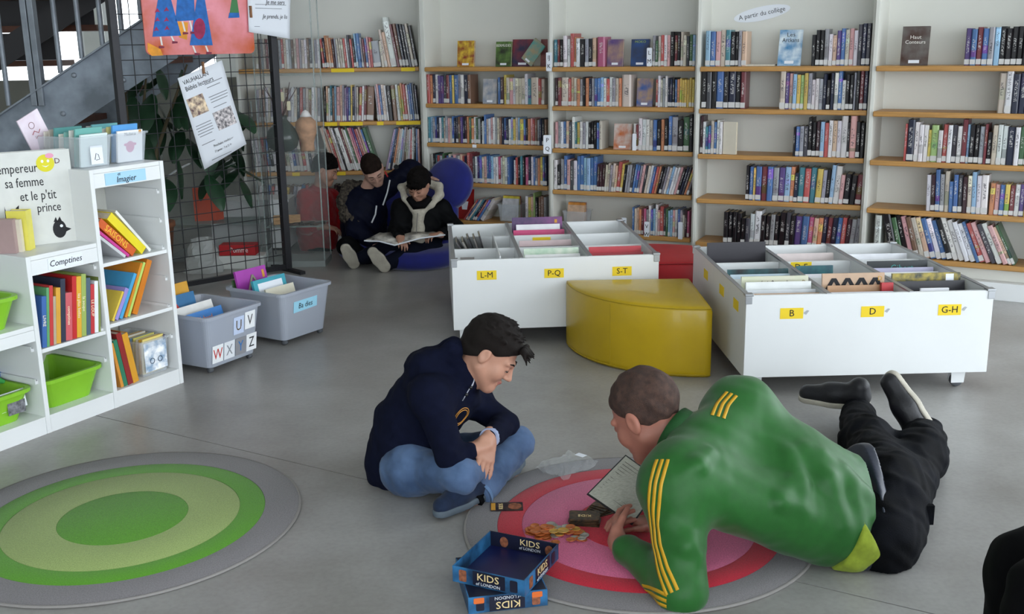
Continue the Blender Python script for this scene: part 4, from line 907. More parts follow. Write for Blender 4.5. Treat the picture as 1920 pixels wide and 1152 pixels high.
shelf_box('clear box of booklets on the bottom shelf near the blue chair', '2', 932, 972, (('#c8c8cc', 'grey'), ('#d8c84a', 'yellow'), ('#b8b0a4', 'stone'), ('#b0363e', 'red')))
shelf_box('small clear box of comics on the bottom shelf of the middle bookcase', '3', 1054, 1096, (('#c9a88c', 'peach'), ('#cf8a3a', 'orange'), ('#d8d0c0', 'cream'), ('#8c3a2c', 'rust')))
rb = thing('picture_book', 'red book with a white skeleton-like figure behind the black-jacketed boy', 'picture book', SECT['2'][0] @ Matrix.Translation((ux('2', 873, SH[4], .06), .06, SH[4] + .001)) @ Matrix.Rotation(math.radians(-6), 4, 'X'))
part('cover', MB().box(-.06, .06, 0, .012, 0, .22), mat('deep_red_cover', '#a01c1c', .4), rb); part('figure_print', MB().prism(disc(0, .06, .022, .026, 14), 0, .0006).prism([(-.03, .03), (.03, .03), (.02, -.03), (-.02, -.03)], 0, .0006), PAPER, rb, facing((-.01, -.0004, .1), (1, 0, 0), (0, 0, 1)))
# ================================================================== STAIRCASE
st = thing('staircase', 'galvanised steel staircase with brown wooden treads behind the grid panel', 'staircase')
NY, FY = 6.75, 7.65
pa, pb = py(0, 217, NY), py(271, 36, NY); sd = (pb - pa).normalized(); sn = Vector((-sd.z, 0, sd.x))
def stringer(name, Y, hgt, s0, s1, m):
    o = Vector((pa.x, Y, pa.z)); a, b_ = o + sd * s0, o + sd * s1
    poly = [(a.x, a.z), (b_.x, b_.z), (b_.x, b_.z - hgt), (a.x, a.z - hgt)]
    return part(name, MB().prism(poly, -.006, .006, 0, Matrix.Translation((0, Y, 0)) @ Matrix.Rotation(math.pi / 2, 4, 'X')), m, st)
smax = (-2.04 - pa.x) / sd.x; smin = (0.34 - pa.z) / sd.z
stringer('stringer', NY, .34, smin, smax, STEELD); stringer('stringer', FY, .34, smin, smax, STEELD)
for Y in (NY, FY):
    o = Vector((pa.x, Y, pa.z)); M = axes(o, sd, Vector((0, 1, 0)), sn * -1 if sn.z < 0 else sn)
    part('stringer_flange', MB().box(smin, smax, -.035, .035, -.004, .006, 0, M), STEEL, st)
TRD = mat('brown_tread_wood', '#5c3524', .5, var=.2, vscale=6, stretch=(1, 8, 1))
k = 0; s_ = smin + .15
while s_ < smax - .1:
    p = Vector((pa.x, 0, pa.z)) + sd * s_
    part('tread', MB().box(p.x - .14, p.x + .14, NY + .012, FY - .012, p.z - .2, p.z - .16), TRD, st); s_ += .2 / sd.z * 1.0 * .95
for u, v in ((16, 192), (113, 131), (153, 104), (192, 79), (228, 56), (264, 30)):
    p = py(u, v, NY); part('baluster', MB().tube([(p.x, NY, p.z - .02), (p.x, NY, 2.9)], .0155, 10), STEEL, st)
for u in (66, 79):
    p = py(u, 180, NY); part('post_bar', MB().box(p.x - .018, p.x + .018, NY - .03, NY + .03, p.z - .06, 2.9), STEEL, st, bevel=.003)
for u, v in ((140, 141), (120, 213), (233, 150)):
    p = py(u, v, NY); part('bolt', MB().lathe([(0, .024), (.012, .024), (.016, .016), (.016, .006)], 10, 0, Matrix.Rotation(math.pi / 2, 4, 'X')), STEEL, st, Matrix.Translation((p.x, NY, p.z)))
hr = [Vector((pa.x, NY, pa.z + .95)) + sd * t_ for t_ in (smin, smax * .98)]; part('handrail', MB().tube(hr, .022, 10), STEEL, st)
up = thing('staircase', 'upper stair flight of brown boards crossing behind the steel balusters', 'staircase')
for i, (v, uR) in enumerate(((121, 115), (57, 205), (0, 300), (-60, 390))):
    p, e2 = py(-60, v, 8.3 - .0 * i), py(uR, v, 8.3)
    part('tread', MB().box(p.x - .4, e2.x, 8.3 - .25 * i, 8.56 - .25 * i, p.z - .022, p.z + .022), TRD, up)
    part('riser_plate', MB().box(p.x - .4, e2.x - .05, 8.4 - .25 * i, 8.41 - .25 * i, p.z + .023, p.z + .225), mat('dark_riser', '#3b3a3c', .7), up)
pA, pB = py(60, 100, 8.0), py(230, -12, 8.0); dd = (pB - pA).normalized(); a, b_ = pA - dd * .3, pB + dd * 1.2
part('side_plate', MB().prism([(a.x, a.z), (b_.x, b_.z), (b_.x, b_.z + .2), (a.x, a.z + .2)], -.006, .006, 0, Matrix.Translation((0, 7.9, 0)) @ Matrix.Rotation(math.pi / 2, 4, 'X')), mat('dark_riser', '#3b3a3c', .7), up)
struct('wall_added_screen', MB().box(-6.0, -2.02, 8.75, 8.85, 0, 1.22), mat('grey_added_screen', '#7d7d74', .8, var=.05, vscale=4))  # grey screen added behind the plant to block the bright windows
# ================================================================== GRID PANEL
P0 = Vector((-1.491, 6.939)); gd = Vector((.724, .690)); GL = 1.03     # gd points from left post to right post
g0 = P0 - gd * GL; grz = math.atan2(gd.y, gd.x); GM = frame((g0.x, g0.y, 0), grz)
grid = thing('grid_panel', 'black wire grid display panel behind the storage unit', 'grid panel', GM)
for x in (0, GL): part('post', MB().box(x - .022, x + .022, -.022, .022, 0.0, 2.1), BLACKMET, grid, bevel=.003)
for z in (.03, 2.08): part('rail', MB().box(.0225, GL - .0225, -.015, .015, z - .015, z + .015), BLACKMET, grid)
for x in (0, GL): part('foot', MB().box(x - .02, x + .02, -.18, -.0225, 0, .02).box(x - .02, x + .02, .0225, .18, 0, .02), BLACKMET, grid)
n = 10
for i in range(1, n): part('vertical_wire', MB().tube([(GL * i / n, 0, .045), (GL * i / n, 0, 2.065)], .0028, 6), BLACKMET, grid)
for i in range(1, 24): part('horizontal_wire', MB().tube([(.0225, -.0056, .03 + i * .085), (GL - .0225, -.0056, .03 + i * .085)], .0028, 6), BLACKMET, grid)
def gl(u, v, off=.03):
    """grid-panel coordinates of the point seen at (u, v), off in front of the panel"""
    nrm = Vector((gd.y, -gd.x)); o2 = Vector((g0.x, g0.y)) + nrm * off; r = ray(u, v); t = (o2.x * nrm.x + o2.y * nrm.y) / (r.x * nrm.x + r.y * nrm.y)
    q = Vector((r.x * t, r.y * t)) - Vector((g0.x, g0.y))
    return q.x * gd.x + q.y * gd.y, CAM_H + r.z * t
FACE = Matrix.Rotation(math.pi / 2, 4, 'X')      # polygon (x,z) -> upright, facing -y
def gpoly(pts, t0, t1, off=.03): return MB().prism([gl(u, v, off) for u, v in pts], t0, t1, 0, Matrix.Translation((0, -off, 0)) @ FACE)
art = thing('painting', 'painted board of blue-dressed figures on pink and orange hung on the grid', 'painting', GM)
xl, zb = gl(274, 104); xr, _ = gl(478, 106); zt = zb + .62
PINK = mat('paint_pink_orange', '#e0641e', .6, var=.25, vscale=3.2, col2='#dd8f9c')
part('board', MB().prism(rrect(xl, xr, zb, zt, .035, 5), -.004, .004, 0, Matrix.Translation((0, -.03, 0)) @ FACE), PINK, art)
PB = mat('paint_blue', '#1c66b4', .6, var=.18, vscale=30); PC = mat('paint_crimson', '#9c1f4e', .6, var=.2, vscale=30); PW = mat('paint_white', '#e6e2e0', .6); PM = mat('paint_maroon', '#7c2440', .6); PG = mat('paint_green', '#3f7d4a', .6); PY_ = mat('paint_yellow_orange', '#e89a2a', .6, var=.15)
part('painted_patch', gpoly([(276, 80), (300, 92), (305, 104), (284, 105), (276, 96)], .0042, .005), PY_, art)
part('painted_patch', gpoly([(330, 40), (352, 42), (350, 75), (335, 70)], .0042, .005), PY_, art)
for d_ in ([(300, -40), (312, -40), (320, 0), (339, 67), (285, 69), (295, 0)], [(338, -40), (352, -40), (363, 0), (365, 38), (328, 40), (331, 0)], [(371, -20), (380, -20), (398, 85), (355, 85)]): part('painted_dress', gpoly(d_, .005, .0062), PB, art)
for (u, v) in ((294, 20), (311, 18), (294, 37), (311, 37), (292, 55), (312, 53)): part('painted_heart', gpoly([(u, v - 5), (u + 5, v + 3), (u, v + 2), (u - 5, v + 4)], .0063, .0072), PC, art)
part('painted_bag', gpoly([(373 + 11 * math.cos(a), 54 + 20 * math.sin(a)) for a in [k * .42 for k in range(15)]], .0063, .0072), PC, art)
for (u0, v0, u1, v1) in ((300, 69, 303, 85), (320, 67, 325, 77), (341, 40, 346, 59), (355, 39, 360, 59), (361, 86, 366, 99), (385, 86, 389, 97), (382, 20, 393, 18)):
    part('painted_leg', gpoly([(u0 - 1.6, v0), (u0 + 1.6, v0), (u1 + 1.6, v1), (u1 - 1.6, v1)], .005, .006), PW, art)
for (u, v) in ((302, 88), (327, 79), (347, 62), (361, 61), (369, 101), (391, 99)): part('painted_shoe', gpoly([(u - 5, v - 2), (u + 5, v - 1), (u + 5, v + 2), (u - 5, v + 3)], .006, .007), PM, art)
part('painted_figure', gpoly([(436, -20), (441, -20), (448, 30), (429, 31)], .005, .006), PG, art); part('painted_hem', gpoly([(429, 24), (447, 24), (448, 33), (427, 34)], .0062, .007), PB, art)
def sheet(label, corners, off, bend=.012):
    """sheet of paper hung on the grid; corners TL TR BR BL in the picture"""
    C = [gl(u, v, off) for u, v in corners]; r = thing('poster_sheet', label, 'poster', GM); n = 10; v = []
    for i in range(n + 1):
        for j in range(n + 1):
            a, b_ = j / n, i / n
            x = (C[0][0] * (1 - a) + C[1][0] * a) * (1 - b_) + (C[3][0] * (1 - a) + C[2][0] * a) * b_
            z = (C[0][1] * (1 - a) + C[1][1] * a) * (1 - b_) + (C[3][1] * (1 - a) + C[2][1] * a) * b_
            v.append((x, -off - bend * (b_ ** 3) * (.3 + a), z))
    f = [(i * (n + 1) + j, (i + 1) * (n + 1) + j, (i + 1) * (n + 1) + j + 1, i * (n + 1) + j + 1) for i in range(n) for j in range(n)]
    o = part('paper', MB().add(v, f, 0, True), PAPER, r); md = o.modifiers.new('thick', 'SOLIDIFY'); md.thickness = .0006
    cx = Vector((C[1][0] - C[0][0], 0, C[1][1] - C[0][1])); cz = Vector((C[0][0] - C[3][0], 0, C[0][1] - C[3][1])); org = Vector((C[3][0], 0, C[3][1]))
    def at(a, b_):
        bb_ = 1 - b_; P = org + cx * a + cz * b_; P.y = -off - bend * (bb_ ** 3) * (.3 + a) - .0016
        return P
    return r, at, cx, cz
pr, at, cx, cz = sheet('tilted white poster headed VAUHALLAN Bebes lecteurs with two photos', [(333, 147), (416, 113), (460, 270), (383, 318)], .05, .01)
L0 = cx.length; TX = lambda s_, a, b_, sz, sx=.85: text(pr, s_, sz, INK, facing(at(a, b_), cx, cz), sx=sx)
TX('VAUHALLAN', .36, .93, L0 * .115); TX('Bébés lecteurs', .40, .86, L0 * .125)
PH1 = mat('photo_warm', '#6e3a4c', .4, var=.5, vscale=30, col2='#d8c0a0'); PH2 = mat('photo_grey_mix', '#54505a', .4, var=.5, vscale=50, col2='#c8c0c0')
for (a, b_, w, h, m) in ((.24, .66, .36, .2, PH1), (.72, .42, .42, .2, PH2)):
    M = facing(at(a, b_), cx, cz); part('photo', MB().prism([(-L0 * w / 2, -cz.length * h / 2), (L0 * w / 2, -cz.length * h / 2), (L0 * w / 2, cz.length * h / 2), (-L0 * w / 2, cz.length * h / 2)], -.001, .0012), m, pr, M)
GI_ = mat('print_grey', '#8d9096', .7)
for a, b_, w in ((.7, .83, .4), (.68, .79, .3), (.72, .69, .42), (.73, .66, .4), (.72, .63, .38), (.7, .57, .3), (.25, .46, .34), (.25, .43, .36), (.26, .40, .34), (.25, .37, .36), (.24, .34, .28), (.24, .25, .3), (.5, .06, .6)):
    part('print_line', MB().prism([(-L0 * w / 2, -.0022), (L0 * w / 2, -.0022), (L0 * w / 2, .0022), (-L0 * w / 2, .0022)], 0, .0008), GI_, pr, facing(at(a, b_), cx, cz))
TX('Prochains rendez-vous', .58, .19, L0 * .07, .8); TX('17 janvier - 7 et 21 février', .55, .13, L0 * .06, .75)
def pin(label, u, v, off):
    x, z = gl(u, v, off); r = thing('clothes_peg', label, 'clothes peg', GM @ Matrix.Translation((x, -off, z))); PW_ = mat('peg_wood', '#8a6242', .7, var=.2)
    part('jaw', MB().box(-.006, .006, -.008, -.001, -.035, .035), PW_, r, bevel=.001); part('jaw', MB().box(-.006, .006, .001, .008, -.035, .035), PW_, r, bevel=.001); part('spring', MB().tube([(-.008, 0, .005), (.008, 0, .005)], .004, 8), STEEL, r)
pin('wooden clothes peg holding the VAUHALLAN poster', 381, 127, .056)
pr, at, cx, cz = sheet('white sheet with a handwritten line hung beside the painting', [(462, -60), (547, -55), (541, 73), (466, 60)], .045, .012)
text(pr, 'Je prends, je lis', .036, INK, facing(at(.58, .25), cx, cz), shear=.3, sx=.8); text(pr, 'Je me sers', .04, INK, facing(at(.6, .48), cx, cz), shear=.3, sx=.8)
for a, b_, w in ((.5, .44, .7), (.45, .38, .6), (.18, .09, .12)): part('print_line', MB().prism([(-L0 * w / 2, -.0015), (L0 * w / 2, -.0015), (L0 * w / 2, .0015), (-L0 * w / 2, .0015)], 0, .0008), GI_, pr, facing(at(a, b_), cx, cz))
pin('small peg at the left edge of the handwritten sheet', 470, 22, .052)
# ================================================================== CLEAR DISPLAY CASES
GLASS = mat('acrylic_sheet', '#c9d2d2', .05, alpha=.035, spec=.15); GEDGE = mat('acrylic_edge', '#a9b4b2', .15, alpha=.45)
def case(label, x0, x1, y0, y1, top, shelf_z):
    r = thing('display_case', label, 'display case', Matrix.Translation((x0, y0, 0)), 'clear acrylic display cases'); w, d = x1 - x0, y1 - y0
    for nm, b_ in (('front_sheet', (0, w, 0, .005)), ('back_sheet', (0, w, d - .005, d)), ('side_sheet', (0, .005, .0055, d - .0055)), ('side_sheet', (w - .005, w, .0055, d - .0055))): part(nm, MB().box(*b_, .04, top), GLASS, r)
    for x in (0, w):
        for y in (0, d): part('corner_edge', MB().box(x - .004, x + .004, y - .004, y + .004, .04, top), GEDGE, r)
    for z in shelf_z: part('glass_shelf', MB().box(.006, w - .006, .006, d - .006, z - .006, z), mat('glass_shelf_tint', '#b9cfc9', .08, alpha=.3), r)
    part('case_base', MB().box(-.004, w + .004, -.004, d + .004, 0, .04), mat('grey_base', '#8e9492', .5), r)
    return r
z1, z2, z3 = py(550, 140, 7.05).z, py(550, 287, 7.05).z, py(550, 426, 7.05).z
xA, xB = py(497, 420, 7.06).x, py(606, 440, 7.06).x
case('tall clear display case beside the grid panel in front of the red-clad boy', xA, xB, 7.06, 7.32, 1.9, (z1, z2, z3))
vz = thing('vase', 'dark green glass vase with dried twigs in the display case', 'vase', Matrix.Translation((xA + .13, 7.19, z2 + .001)))
part('vase_body', MB().lathe([(0, 0), (.06, 0), (.095, .03), (.11, .08), (.1, .13), (.06, .18), (.035, .21), (.04, .235)], 24), mat('dark_glass', '#3c4640', .15, alpha=.85), vz)
TW = mat('twig_brown', '#4a2a2a', .8)
for i in range(7):
    a = i * .9; part('twig', MB().tube([(0, 0, .2), (.05 * math.cos(a), .05 * math.sin(a), .32), (.12 * math.cos(a + .2), .09 * math.sin(a), .42 + .03 * (i % 3))], [.004, .0035, .002], 6), TW, vz)
for i, (dx, dz) in enumerate(((.02, .36), (-.02, .42), (.06, .3))): part('ribbon', MB().prism(rrect(-.012, .012, -.03, .03, .006), -.002, .002, 0, FACE), mat('cream_ribbon', '#ded6b4', .7), vz, Matrix.Translation((dx, -.03, dz)))
sc_ = thing('carved_mask', 'pale carved wooden figure on the upper shelf of the display case', 'carving', Matrix.Translation((xA + .29, 7.2, z2 + .001)))
part('carving', MB().lathe([(0, 0), (.05, 0), (.045, .05), (.06, .1), (.075, .14), (.07, .19), (.04, .22), (0, .225)], 10), mat('pale_wood', '#b58a6a', .8, var=.25, vscale=20), sc_); part('white_crest', MB().lathe([(0, .22), (.04, .225), (.02, .26), (0, .27)], 8), PW, sc_)
lg = thing('log', 'split wooden log on the lower glass shelf of the display case', 'log', Matrix.Translation((xA + .12, 7.2, z3 + .001)) @ Matrix.Rotation(.2, 4, 'Z'))
part('wood', MB().prism([(-.04, 0), (.05, 0), (.055, .03), (.03, .055), (-.02, .06), (-.045, .035)], -.09, .09, 0, Matrix.Rotation(math.pi / 2, 4, 'Z') @ FACE), mat('split_wood', '#a8835a', .8, var=.25, vscale=12, stretch=(1, 8, 8)), lg)
for i in range(9):
    rr = random.Random(i); tag(MB().prism([(.03 * math.cos(a) * rr.uniform(.6, 1.3), .018 * math.sin(a) * rr.uniform(.6, 1.3)) for a in [k * 1.05 for k in range(6)]], 0, .012).build('bark_piece', mat('dark_bark', '#3a2a24', .9, var=.4, vscale=50), None, Matrix.Translation((xA + .16 + .026 * i, 7.12 + .03 * (i % 3), z3 + .001)) @ Matrix.Rotation(i, 4, 'Z')), 'dark bark piece, %s from left before the log in the display case' % nth(i), 'bark', 'bark pieces in the display case')
xC, xD = py(316, 430, 7.3).x, py(488, 430, 7.3).x; z4 = py(400, 420, 7.3).z
case('low clear display case behind the grid panel holding the orange card', xC, xD, 7.3, 7.6, 1.1, (z4,))
a, b_ = py(360, 350, 7.42), py(405, 412, 7.42)
oc = thing('card', 'dark orange folded card standing in the low display case', 'card', Matrix.Translation((a.x, 7.42, z4 + .001)))
part('leaf', MB().box(0, b_.x - a.x, 0, .002, 0, a.z - b_.z), mat('dark_orange_card', '#b03c14', .6), oc, Matrix.Rotation(.15, 4, 'Z')); part('leaf', MB().box(0, .07, .003, .005, 0, a.z - b_.z), mat('dark_orange_card', '#b03c14', .6), oc, Matrix.Translation((b_.x - a.x, .02, 0)) @ Matrix.Rotation(1.0, 4, 'Z'))
lcab = thing('low_cabinet', 'white low cabinet on the floor behind the grid panel', 'cabinet', Matrix.Translation((py(400, 480, 7.65).x, 7.66, 0)))
cw = py(545, 480, 7.65).x - py(400, 480, 7.65).x
part('body', MB().box(0, cw, 0, .26, .02, .36), WHITE, lcab, bevel=.004); part('top', MB().box(-.01, cw + .01, -.01, .27, .3605, .378), WHITE, lcab); part('plinth', MB().box(.02, cw - .02, .02, .24, 0, .0195), BLACKMET, lcab)
a, b_ = py(422, 452, 7.2), py(490, 470, 7.2)
rbx = thing('box', 'flat red lettered box lying on a white carton behind the grid', 'box', Matrix.Translation((a.x, 6.98 + .02, 0)))
part('carton', MB().box(-.02, .3, .02, .16, .0, b_.z - .002), PLAST, rbx, bevel=.003); part('red_lid', MB().box(0, b_.x - a.x, .03, .15, b_.z, a.z), mat('red_card', '#b3242a', .5), rbx, bevel=.003); text(rbx, 'Pomme', .05, PW, facing(((b_.x - a.x) * .55, .0292, (a.z + b_.z) / 2), (1, 0, 0), (0, 0, 1)), sx=.8)
pbg = thing('plastic_bag', 'crumpled translucent bag on the floor behind the grid panel', 'bag', Matrix.Translation((py(382, 500, 6.95).x, 6.95, 0)))
part('film', MB().add([(.13 * (1 - .5 * (i / 8)) * math.cos(k * .393 + .1 * math.sin(i * 2)) * (1 + .14 * math.sin(k * 3 + i)), .09 * math.sin(k * .393) * (1 + .1 * math.sin(k * 2 + i)), .002 + .22 * i / 8) for i in range(9) for k in range(16)], [(i * 16 + k, i * 16 + (k + 1) % 16, (i + 1) * 16 + (k + 1) % 16, (i + 1) * 16 + k) for i in range(8) for k in range(16)]), mat('translucent_film', '#c9ccca', .2, alpha=.55), pbg)
# ================================================================== PLANT
pl = thing('potted_plant', 'tall dark green leafy plant in a pot behind the grid panel', 'plant', Matrix.Translation((-2.42, 7.0, 0)))
part('pot', MB().lathe([(0, 0), (.13, 0), (.17, .3), (.18, .3), (.18, .33), (.155, .33), (.15, .29), (0, .28)], 24), mat('terracotta', '#8a5a40', .8, var=.1), pl)
LEAF = mat('dark_leaf', '#22402a', .35, var=.3, vscale=8); lv_ = []
for i in range(9):
    t_ = i / 8; w_ = .075 * math.sin(math.pi * min(1, t_ * .9 + .08)) ** .8; zc = -.09 * t_ ** 1.6
    lv_ += [(-w_, t_ * .3, zc - .015), (0, t_ * .3, zc), (w_, t_ * .3, zc - .015)]
leaf_me = MB().add(lv_, [(i * 3 + j, i * 3 + j + 1, i * 3 + j + 4, i * 3 + j + 3) for i in range(8) for j in range(2)], 0, True).mesh('leaf', [LEAF])
rr = random.Random(11); org = Vector((-2.42, 7.0, 0)); n_leaf = 46
for sx_, sy_ in ((0, 0), (.1, .03), (-.08, .05)): part('stem', MB().tube([(sx_ * .3, sy_ * .3, .28), (sx_, sy_, .8), (sx_ * 2.4 + .1, sy_ * 2, 1.35)], [.018, .014, .006], 8), mat('stem_brown', '#4f4632', .8), pl)
for i in range(n_leaf):
    u, v = rr.uniform(245, 452), rr.uniform(125, 335)
    if u > 350 and v < 150: v += 120
    p = py(u, v, rr.uniform(6.98, 7.2)) - org
    M = Matrix.Translation(p) @ Matrix.Rotation(rr.uniform(0, 6.28), 4, 'Z') @ Matrix.Rotation(math.radians(rr.uniform(-75, -5)), 4, 'X') @ Matrix.Scale(rr.uniform(.6, .95), 4)
    obj('leaf', leaf_me, pl, M)
# ================================================================== BLUE FLOOR CHAIRS
BLUE = mat('royal_blue_felt', '#0b1568', .85, var=.08, vscale=20, sheen=.3, bump=.1, bscale=300)
def floor_chair(label, seat, back, R1, R2, hs, tilt=20):
    r = thing('floor_chair', label, 'floor chair', Matrix.Translation((seat.x, seat.y, 0)), 'round blue floor chairs')
    part('seat', MB().lathe([(0, .001), (R1 - .03, .001), (R1, .03), (R1, hs - .03), (R1 - .035, hs), (0, hs + .005)], 40), BLUE, r)
    d = Vector((back.x - seat.x, back.y - seat.y, 0)); ya = d.normalized(); M = Matrix.Translation((d.x, d.y, back.z)) @ Matrix.Rotation(math.atan2(ya.y, ya.x) - math.pi / 2, 4, 'Z') @ Matrix.Rotation(math.radians(90 - tilt), 4, 'X')
    part('backrest', MB().lathe([(0, -.05), (R2 - .03, -.05), (R2, -.025), (R2, .025), (R2 - .03, .05), (0, .05)], 36), BLUE, r, M)
    a = M @ Vector((0, -R2 * .7, 0)); b_ = Vector((d.x * .45, d.y * .45, hs * .6)); part('neck', MB().tube([a, (a * .6 + b_ * .4) + Vector((d.x, d.y, 0)) * .12, b_], [.09, .1, .1], 14), BLUE, r)
    return r
sB = pz(800, 478); bB = py(842, 345, 7.42)
floor_chair('round blue floor chair under the black-jacketed boy', Vector((sB.x - .02, 7.1)), bB, .27, .185, .12)
sA = pz(700, 478); floor_chair('round blue floor chair under the fur-hooded boy', Vector((py(700, 440, 7.35).x, 7.38)), py(735, 400, 7.62), .25, .18, .12)
# ================================================================== BODIES: smooth blends of tapered limbs, meshed as one surface
def V3(p): return np.array([p[0], p[1], p[2]], 'f8')
class Blend:
    def __init__(s, h): s.h = h; s.ops = []; s.lo = np.full(3, 1e9); s.hi = np.full(3, -1e9)
    def _bb(s, lo, hi): s.lo = np.minimum(s.lo, lo); s.hi = np.maximum(s.hi, hi)
    def cone(s, a, b, ra, rb=None, k=.02, sub=False):
        a, b = V3(a), V3(b); rb = ra if rb is None else rb; r = max(ra, rb); lo, hi = np.minimum(a, b) - r, np.maximum(a, b) + r
        if not sub: s._bb(lo, hi)
        s.ops.append(('c', lo, hi, k, sub, (a, b, ra, rb))); return s
    def chain(s, pts, rs, k=.02):
        for i in range(len(pts) - 1): s.cone(pts[i], pts[i + 1], rs[i], rs[i + 1], k)
        return s
    def ell(s, c, r, R=None, k=.02, sub=False):
        c = V3(c); r = np.array(r, 'f8'); m = r.max()
        if not sub: s._bb(c - m, c + m)
        s.ops.append(('e', c - m, c + m, k, sub, (c, r, np.eye(3) if R is None else np.array(R)))); return s
    def cut(s, p, n, rad=None): s.ops.append(('p', None, None, 0, True, (V3(p), V3(n) / np.linalg.norm(V3(n)), rad))); return s
    def noise(s, amp, freq, seed=0.0): s.ops.append(('n', None, None, 0, False, (amp, freq, seed))); return s
    def field(s):
        h = s.h; lo = s.lo - 4 * h - .012; n = np.ceil((s.hi + 4 * h + .012 - lo) / h).astype(int) + 1
        ax = [lo[i] + h * np.arange(n[i]) for i in range(3)]; F = np.full(n, .12, 'f4')
        for kind, bl, bh, k, sub, d in s.ops:
            if kind in 'ce':
                m = .045 + k
                i0 = np.clip(np.floor((bl - m - lo) / h).astype(int), 0, n - 1); i1 = np.clip(np.ceil((bh + m - lo) / h).astype(int) + 1, 1, n)
                sl = tuple(slice(a, b) for a, b in zip(i0, i1))
                X = ax[0][sl[0]][:, None, None]; Y = ax[1][sl[1]][None, :, None]; Z = ax[2][sl[2]][None, None, :]
                if kind == 'c':
                    a, b, ra, rb = d; ab = b - a; L2 = max(float(ab @ ab), 1e-10)
                    t = np.clip(((X - a[0]) * ab[0] + (Y - a[1]) * ab[1] + (Z - a[2]) * ab[2]) / L2, 0, 1)
                    q = np.sqrt((X - a[0] - ab[0] * t) ** 2 + (Y - a[1] - ab[1] * t) ** 2 + (Z - a[2] - ab[2] * t) ** 2) - (ra + (rb - ra) * t)
                else:
                    c, r, R = d; x, y, z = X - c[0], Y - c[1], Z - c[2]
                    u = [(R[0, i] * x + R[1, i] * y + R[2, i] * z) for i in range(3)]
                    k0 = np.sqrt(sum((u[i] / r[i]) ** 2 for i in range(3))); k1 = np.sqrt(sum((u[i] / r[i] ** 2) ** 2 for i in range(3))) + 1e-9
                    q = k0 * (k0 - 1) / k1
                A = F[sl]
                if sub: q = -q; hh = np.maximum(k - np.abs(A - q), 0) / max(k, 1e-6); F[sl] = np.maximum(A, q) + hh * hh * k * .25
                else: hh = np.maximum(k - np.abs(A - q), 0) / max(k, 1e-6); F[sl] = np.minimum(A, q) - hh * hh * k * .25
            else:
                X = ax[0][:, None, None]; Y = ax[1][None, :, None]; Z = ax[2][None, None, :]
                if kind == 'p':
                    p, nn, rad = d; q = ((X - p[0]) * nn[0] + (Y - p[1]) * nn[1] + (Z - p[2]) * nn[2]).astype('f4')
                    if rad: q = np.where((X - p[0]) ** 2 + (Y - p[1]) ** 2 + (Z - p[2]) ** 2 < rad * rad, q, -1).astype('f4')
                    F = np.maximum(F, q)
                else:
                    amp, f, sd_ = d
                    w1 = np.sin(f * (X * .9 + Z * .7) + 2.1 * np.sin(f * .55 * (Y + .6 * Z) + sd_) + sd_); w2 = np.sin(f * 1.7 * (Z * .8 - Y * .6) + 1.7 * np.sin(f * .8 * X + sd_))
                    F = F + (amp * (w1 + .5 * w2) * .66).astype('f4')
        return F, lo
    def mesh(s, name, mats):
        F, lo = s.field(); h = s.h; S = F < 0; n = np.array(F.shape); c = np.zeros(n - 1, 'i1')
        for dx in (0, 1):
            for dy in (0, 1):
                for dz in (0, 1): c += S[dx:n[0] - 1 + dx, dy:n[1] - 1 + dy, dz:n[2] - 1 + dz]
        mix = (c > 0) & (c < 8); I = np.argwhere(mix); idx = np.full(mix.shape, -1, 'i4'); idx[mix] = np.arange(len(I))
        P = np.zeros((len(I), 3)); C = np.zeros(len(I))
        for axis in range(3):
            o1, o2 = [a for a in range(3) if a != axis]
            for b1 in (0, 1):
                for b2 in (0, 1):
                    A = I.copy(); A[:, o1] += b1; A[:, o2] += b2; B = A.copy(); B[:, axis] += 1
                    f0 = F[A[:, 0], A[:, 1], A[:, 2]]; f1 = F[B[:, 0], B[:, 1], B[:, 2]]; cr = (f0 < 0) != (f1 < 0)
                    t = np.where(cr, f0 / np.where(f0 == f1, 1, f0 - f1), 0); q = A.astype('f8'); q[:, axis] += t
                    P[cr] += q[cr]; C[cr] += 1
        P = lo + h * P / C[:, None]; faces = []
        for axis in range(3):
            o1, o2 = [(1, 2), (2, 0), (0, 1)][axis]
            a = [slice(None)] * 3; b = [slice(None)] * 3; a[axis] = slice(0, -1); b[axis] = slice(1, None)
            X = S[tuple(a)] != S[tuple(b)]; E = np.argwhere(X)
            E = E[(E[:, o1] > 0) & (E[:, o2] > 0) & (E[:, o1] < n[o1] - 1) & (E[:, o2] < n[o2] - 1)]
            ins = S[E[:, 0], E[:, 1], E[:, 2]]; q = []
            for d1, d2 in ((1, 1), (0, 1), (0, 0), (1, 0)):
                k = E.copy(); k[:, o1] -= d1; k[:, o2] -= d2; q.append(idx[k[:, 0], k[:, 1], k[:, 2]])
            q = np.stack(q, 1); q[ins] = q[ins]; q[~ins] = q[~ins][:, ::-1]; faces.append(q)
        faces = np.concatenate(faces); faces = faces[(faces >= 0).all(1)]
        me = bpy.data.meshes.new(name); me.vertices.add(len(P)); me.vertices.foreach_set('co', P.astype('f4').ravel())
        me.loops.add(len(faces) * 4); me.loops.foreach_set('vertex_index', faces.astype('i4').ravel())
        me.polygons.add(len(faces)); me.polygons.foreach_set('loop_start', np.arange(0, len(faces) * 4, 4, dtype='i4')); me.polygons.foreach_set('loop_total', np.full(len(faces), 4, 'i4'))
        me.polygons.foreach_set('use_smooth', np.ones(len(faces), bool))
        for m in mats: me.materials.append(m)
        me.update(calc_edges=True); me.validate()
        return me
def skinm(name, col, lip=None): return mat(name, col, .45, var=.05, vscale=18, bump=.04, bscale=160, spec=.35)
